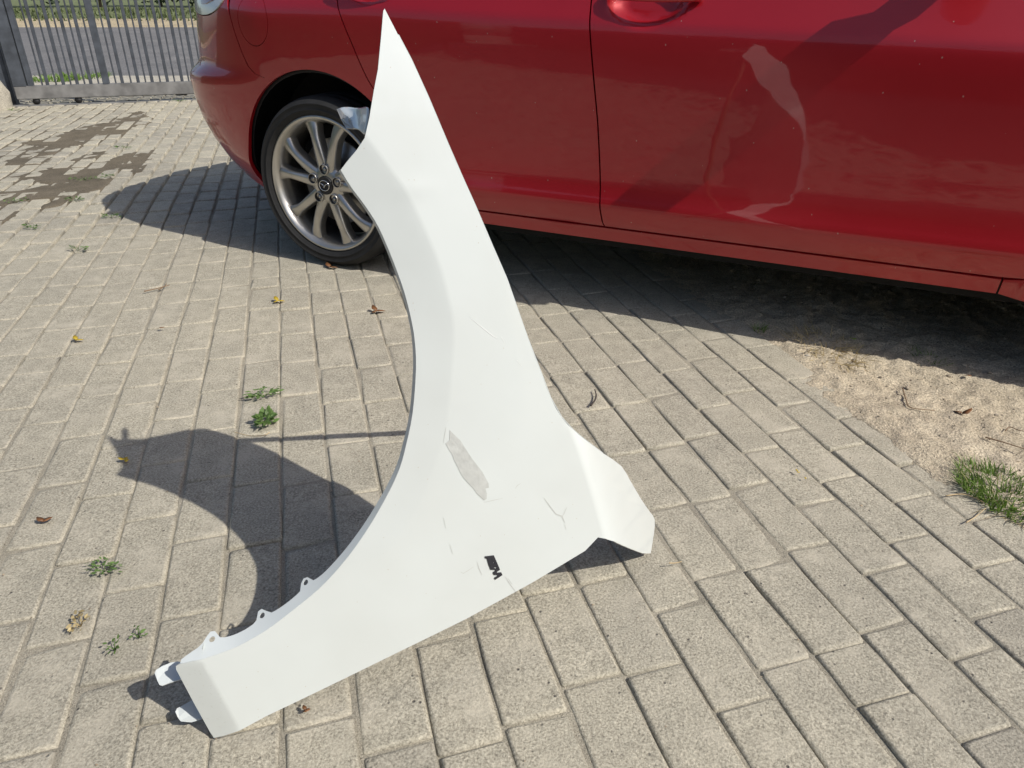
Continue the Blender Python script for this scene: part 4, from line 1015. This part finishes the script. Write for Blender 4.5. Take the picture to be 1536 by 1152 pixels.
stone((1433, 685), 0.008, 'small dark stone lying on the dirt above the grass tuft', ASPH); stone((1210, 537), 0.008, 'white chip among the straw beside the paving'); stone((1284, 545), 0.012, 'sandy clod lying on the dirt below the lime leaf', DIRT)

# shrubs across the street
def shrub_mesh(V, Fc, off, hh, n=1100):
    for _ in range(n):
        d = rdir() * random.random() ** 0.35; p = off + Vector((d.x * 1.25, d.y * .9, hh / 2 + d.z * hh / 2 + .05)); dd = rdir(); nn = rdir(); nn = (nn - dd * nn.dot(dd)).normalized()
        add_leaf(V, Fc, p, dd, nn, random.uniform(.10, .2), .09, .2)
names_ = ['leftmost dark green shrub in the row across the street', 'second dark green shrub from the left across the street', 'third dark green shrub from the left across the street', 'fourth dark green shrub from the left across the street', 'fifth dark green shrub from the left, next to the red car']
for i, x in enumerate((-17.0, -15.3, -13.6, -11.9, -10.2)):
    V = []; Fc = []; hh = random.uniform(2.2, 3.4); shrub_mesh(V, Fc, Vector(), hh)
    r_ = tag(empty('shrub', (x, 27.5 + random.uniform(-.5, .8), .5)), names_[i], 'shrub', 'shrubs across the street')
    mesh_obj('foliage', V, Fc, HEDGEL, r_)
    bm = bmesh.new(); add_tube(bm, [(0, 0, -.1), (.05, 0, hh * .4), (0, .05, hh * .7)], [.05, .04, .02], 6); bm_obj('stem', bm, BARK, r_, True)
V = []; Fc = []
for x in list(np.arange(-30, -18, 1.7)) + list(np.arange(-8.5, 8, 1.7)): shrub_mesh(V, Fc, Vector((float(x), 27.7, .5)), random.uniform(2.2, 3.4), 700)
tag(mesh_obj('shrubbery', V, Fc, HEDGEL), 'continuous dark shrubbery along the far side of the street', 'shrubbery', kind='stuff')
V = []; Fc = []
for _ in range(2600):
    y = random.uniform(19.6, 25.5); x = random.uniform(-22, -4); z = float(np.interp(y, [18.1, 20.6, 26], [.3, .375, .5])); b = len(V); a = random.uniform(0, 6.28); hgt = random.uniform(.04, .16)
    p = Vector((x, y, z - .01)); s = Vector((math.cos(a), math.sin(a), 0)) * .035; V += [p - s, p + s, p + Vector((random.gauss(0, .04), random.gauss(0, .04), hgt))]; Fc.append((b, b + 1, b + 2))
tag(mesh_obj('grass', V, Fc, leafy('roadside_grass', (0.10, 0.125, 0.045))), 'rough grass growing along the far side of the street', 'grass', kind='stuff')

# tall hedges round the yard behind the photographer and along its left side (mirrored dark in the car's paint)
def hedge(p0, p1, hgt, label):
    p0 = Vector(p0); p1 = Vector(p1); D = p1 - p0; L = D.length; r_ = tag(empty('hedge', p0, math.atan2(D.y, D.x)), label, 'hedge')
    V = []; Fc = []
    for _ in range(int(L * 700)):
        p = Vector((random.uniform(0, L), random.uniform(-.35, .35), hgt * random.random() ** .8))
        if random.random() < .7: p.y = random.choice((-.36, .36)) + random.gauss(0, .05)
        dd = rdir(); nn = rdir(); nn = (nn - dd * nn.dot(dd)).normalized(); add_leaf(V, Fc, p, dd, nn, random.uniform(.05, .1), .05, .2)
    mesh_obj('foliage', V, Fc, HEDGEL, r_)
    bm = bmesh.new(); x = .2
    while x < L: add_tube(bm, [(x, 0, -.05), (x + .05, .03, hgt * .5), (x, 0, hgt * .9)], [.04, .03, .012], 6); x += .5
    add_box(bm, 0.05, L - .05, -.22, .22, .05, hgt * .93); bm_obj('stem', bm, HEDGEL, r_)
hedge((1.9, -1.25, 0), (-6.6, -2.9, 0), 1.9, 'tall dark hedge across the yard behind the photographer')
hedge((-6.7, -1.9, 0), (-6.7, 5.2, 0), 2.1, 'tall dark hedge along the left side of the yard')
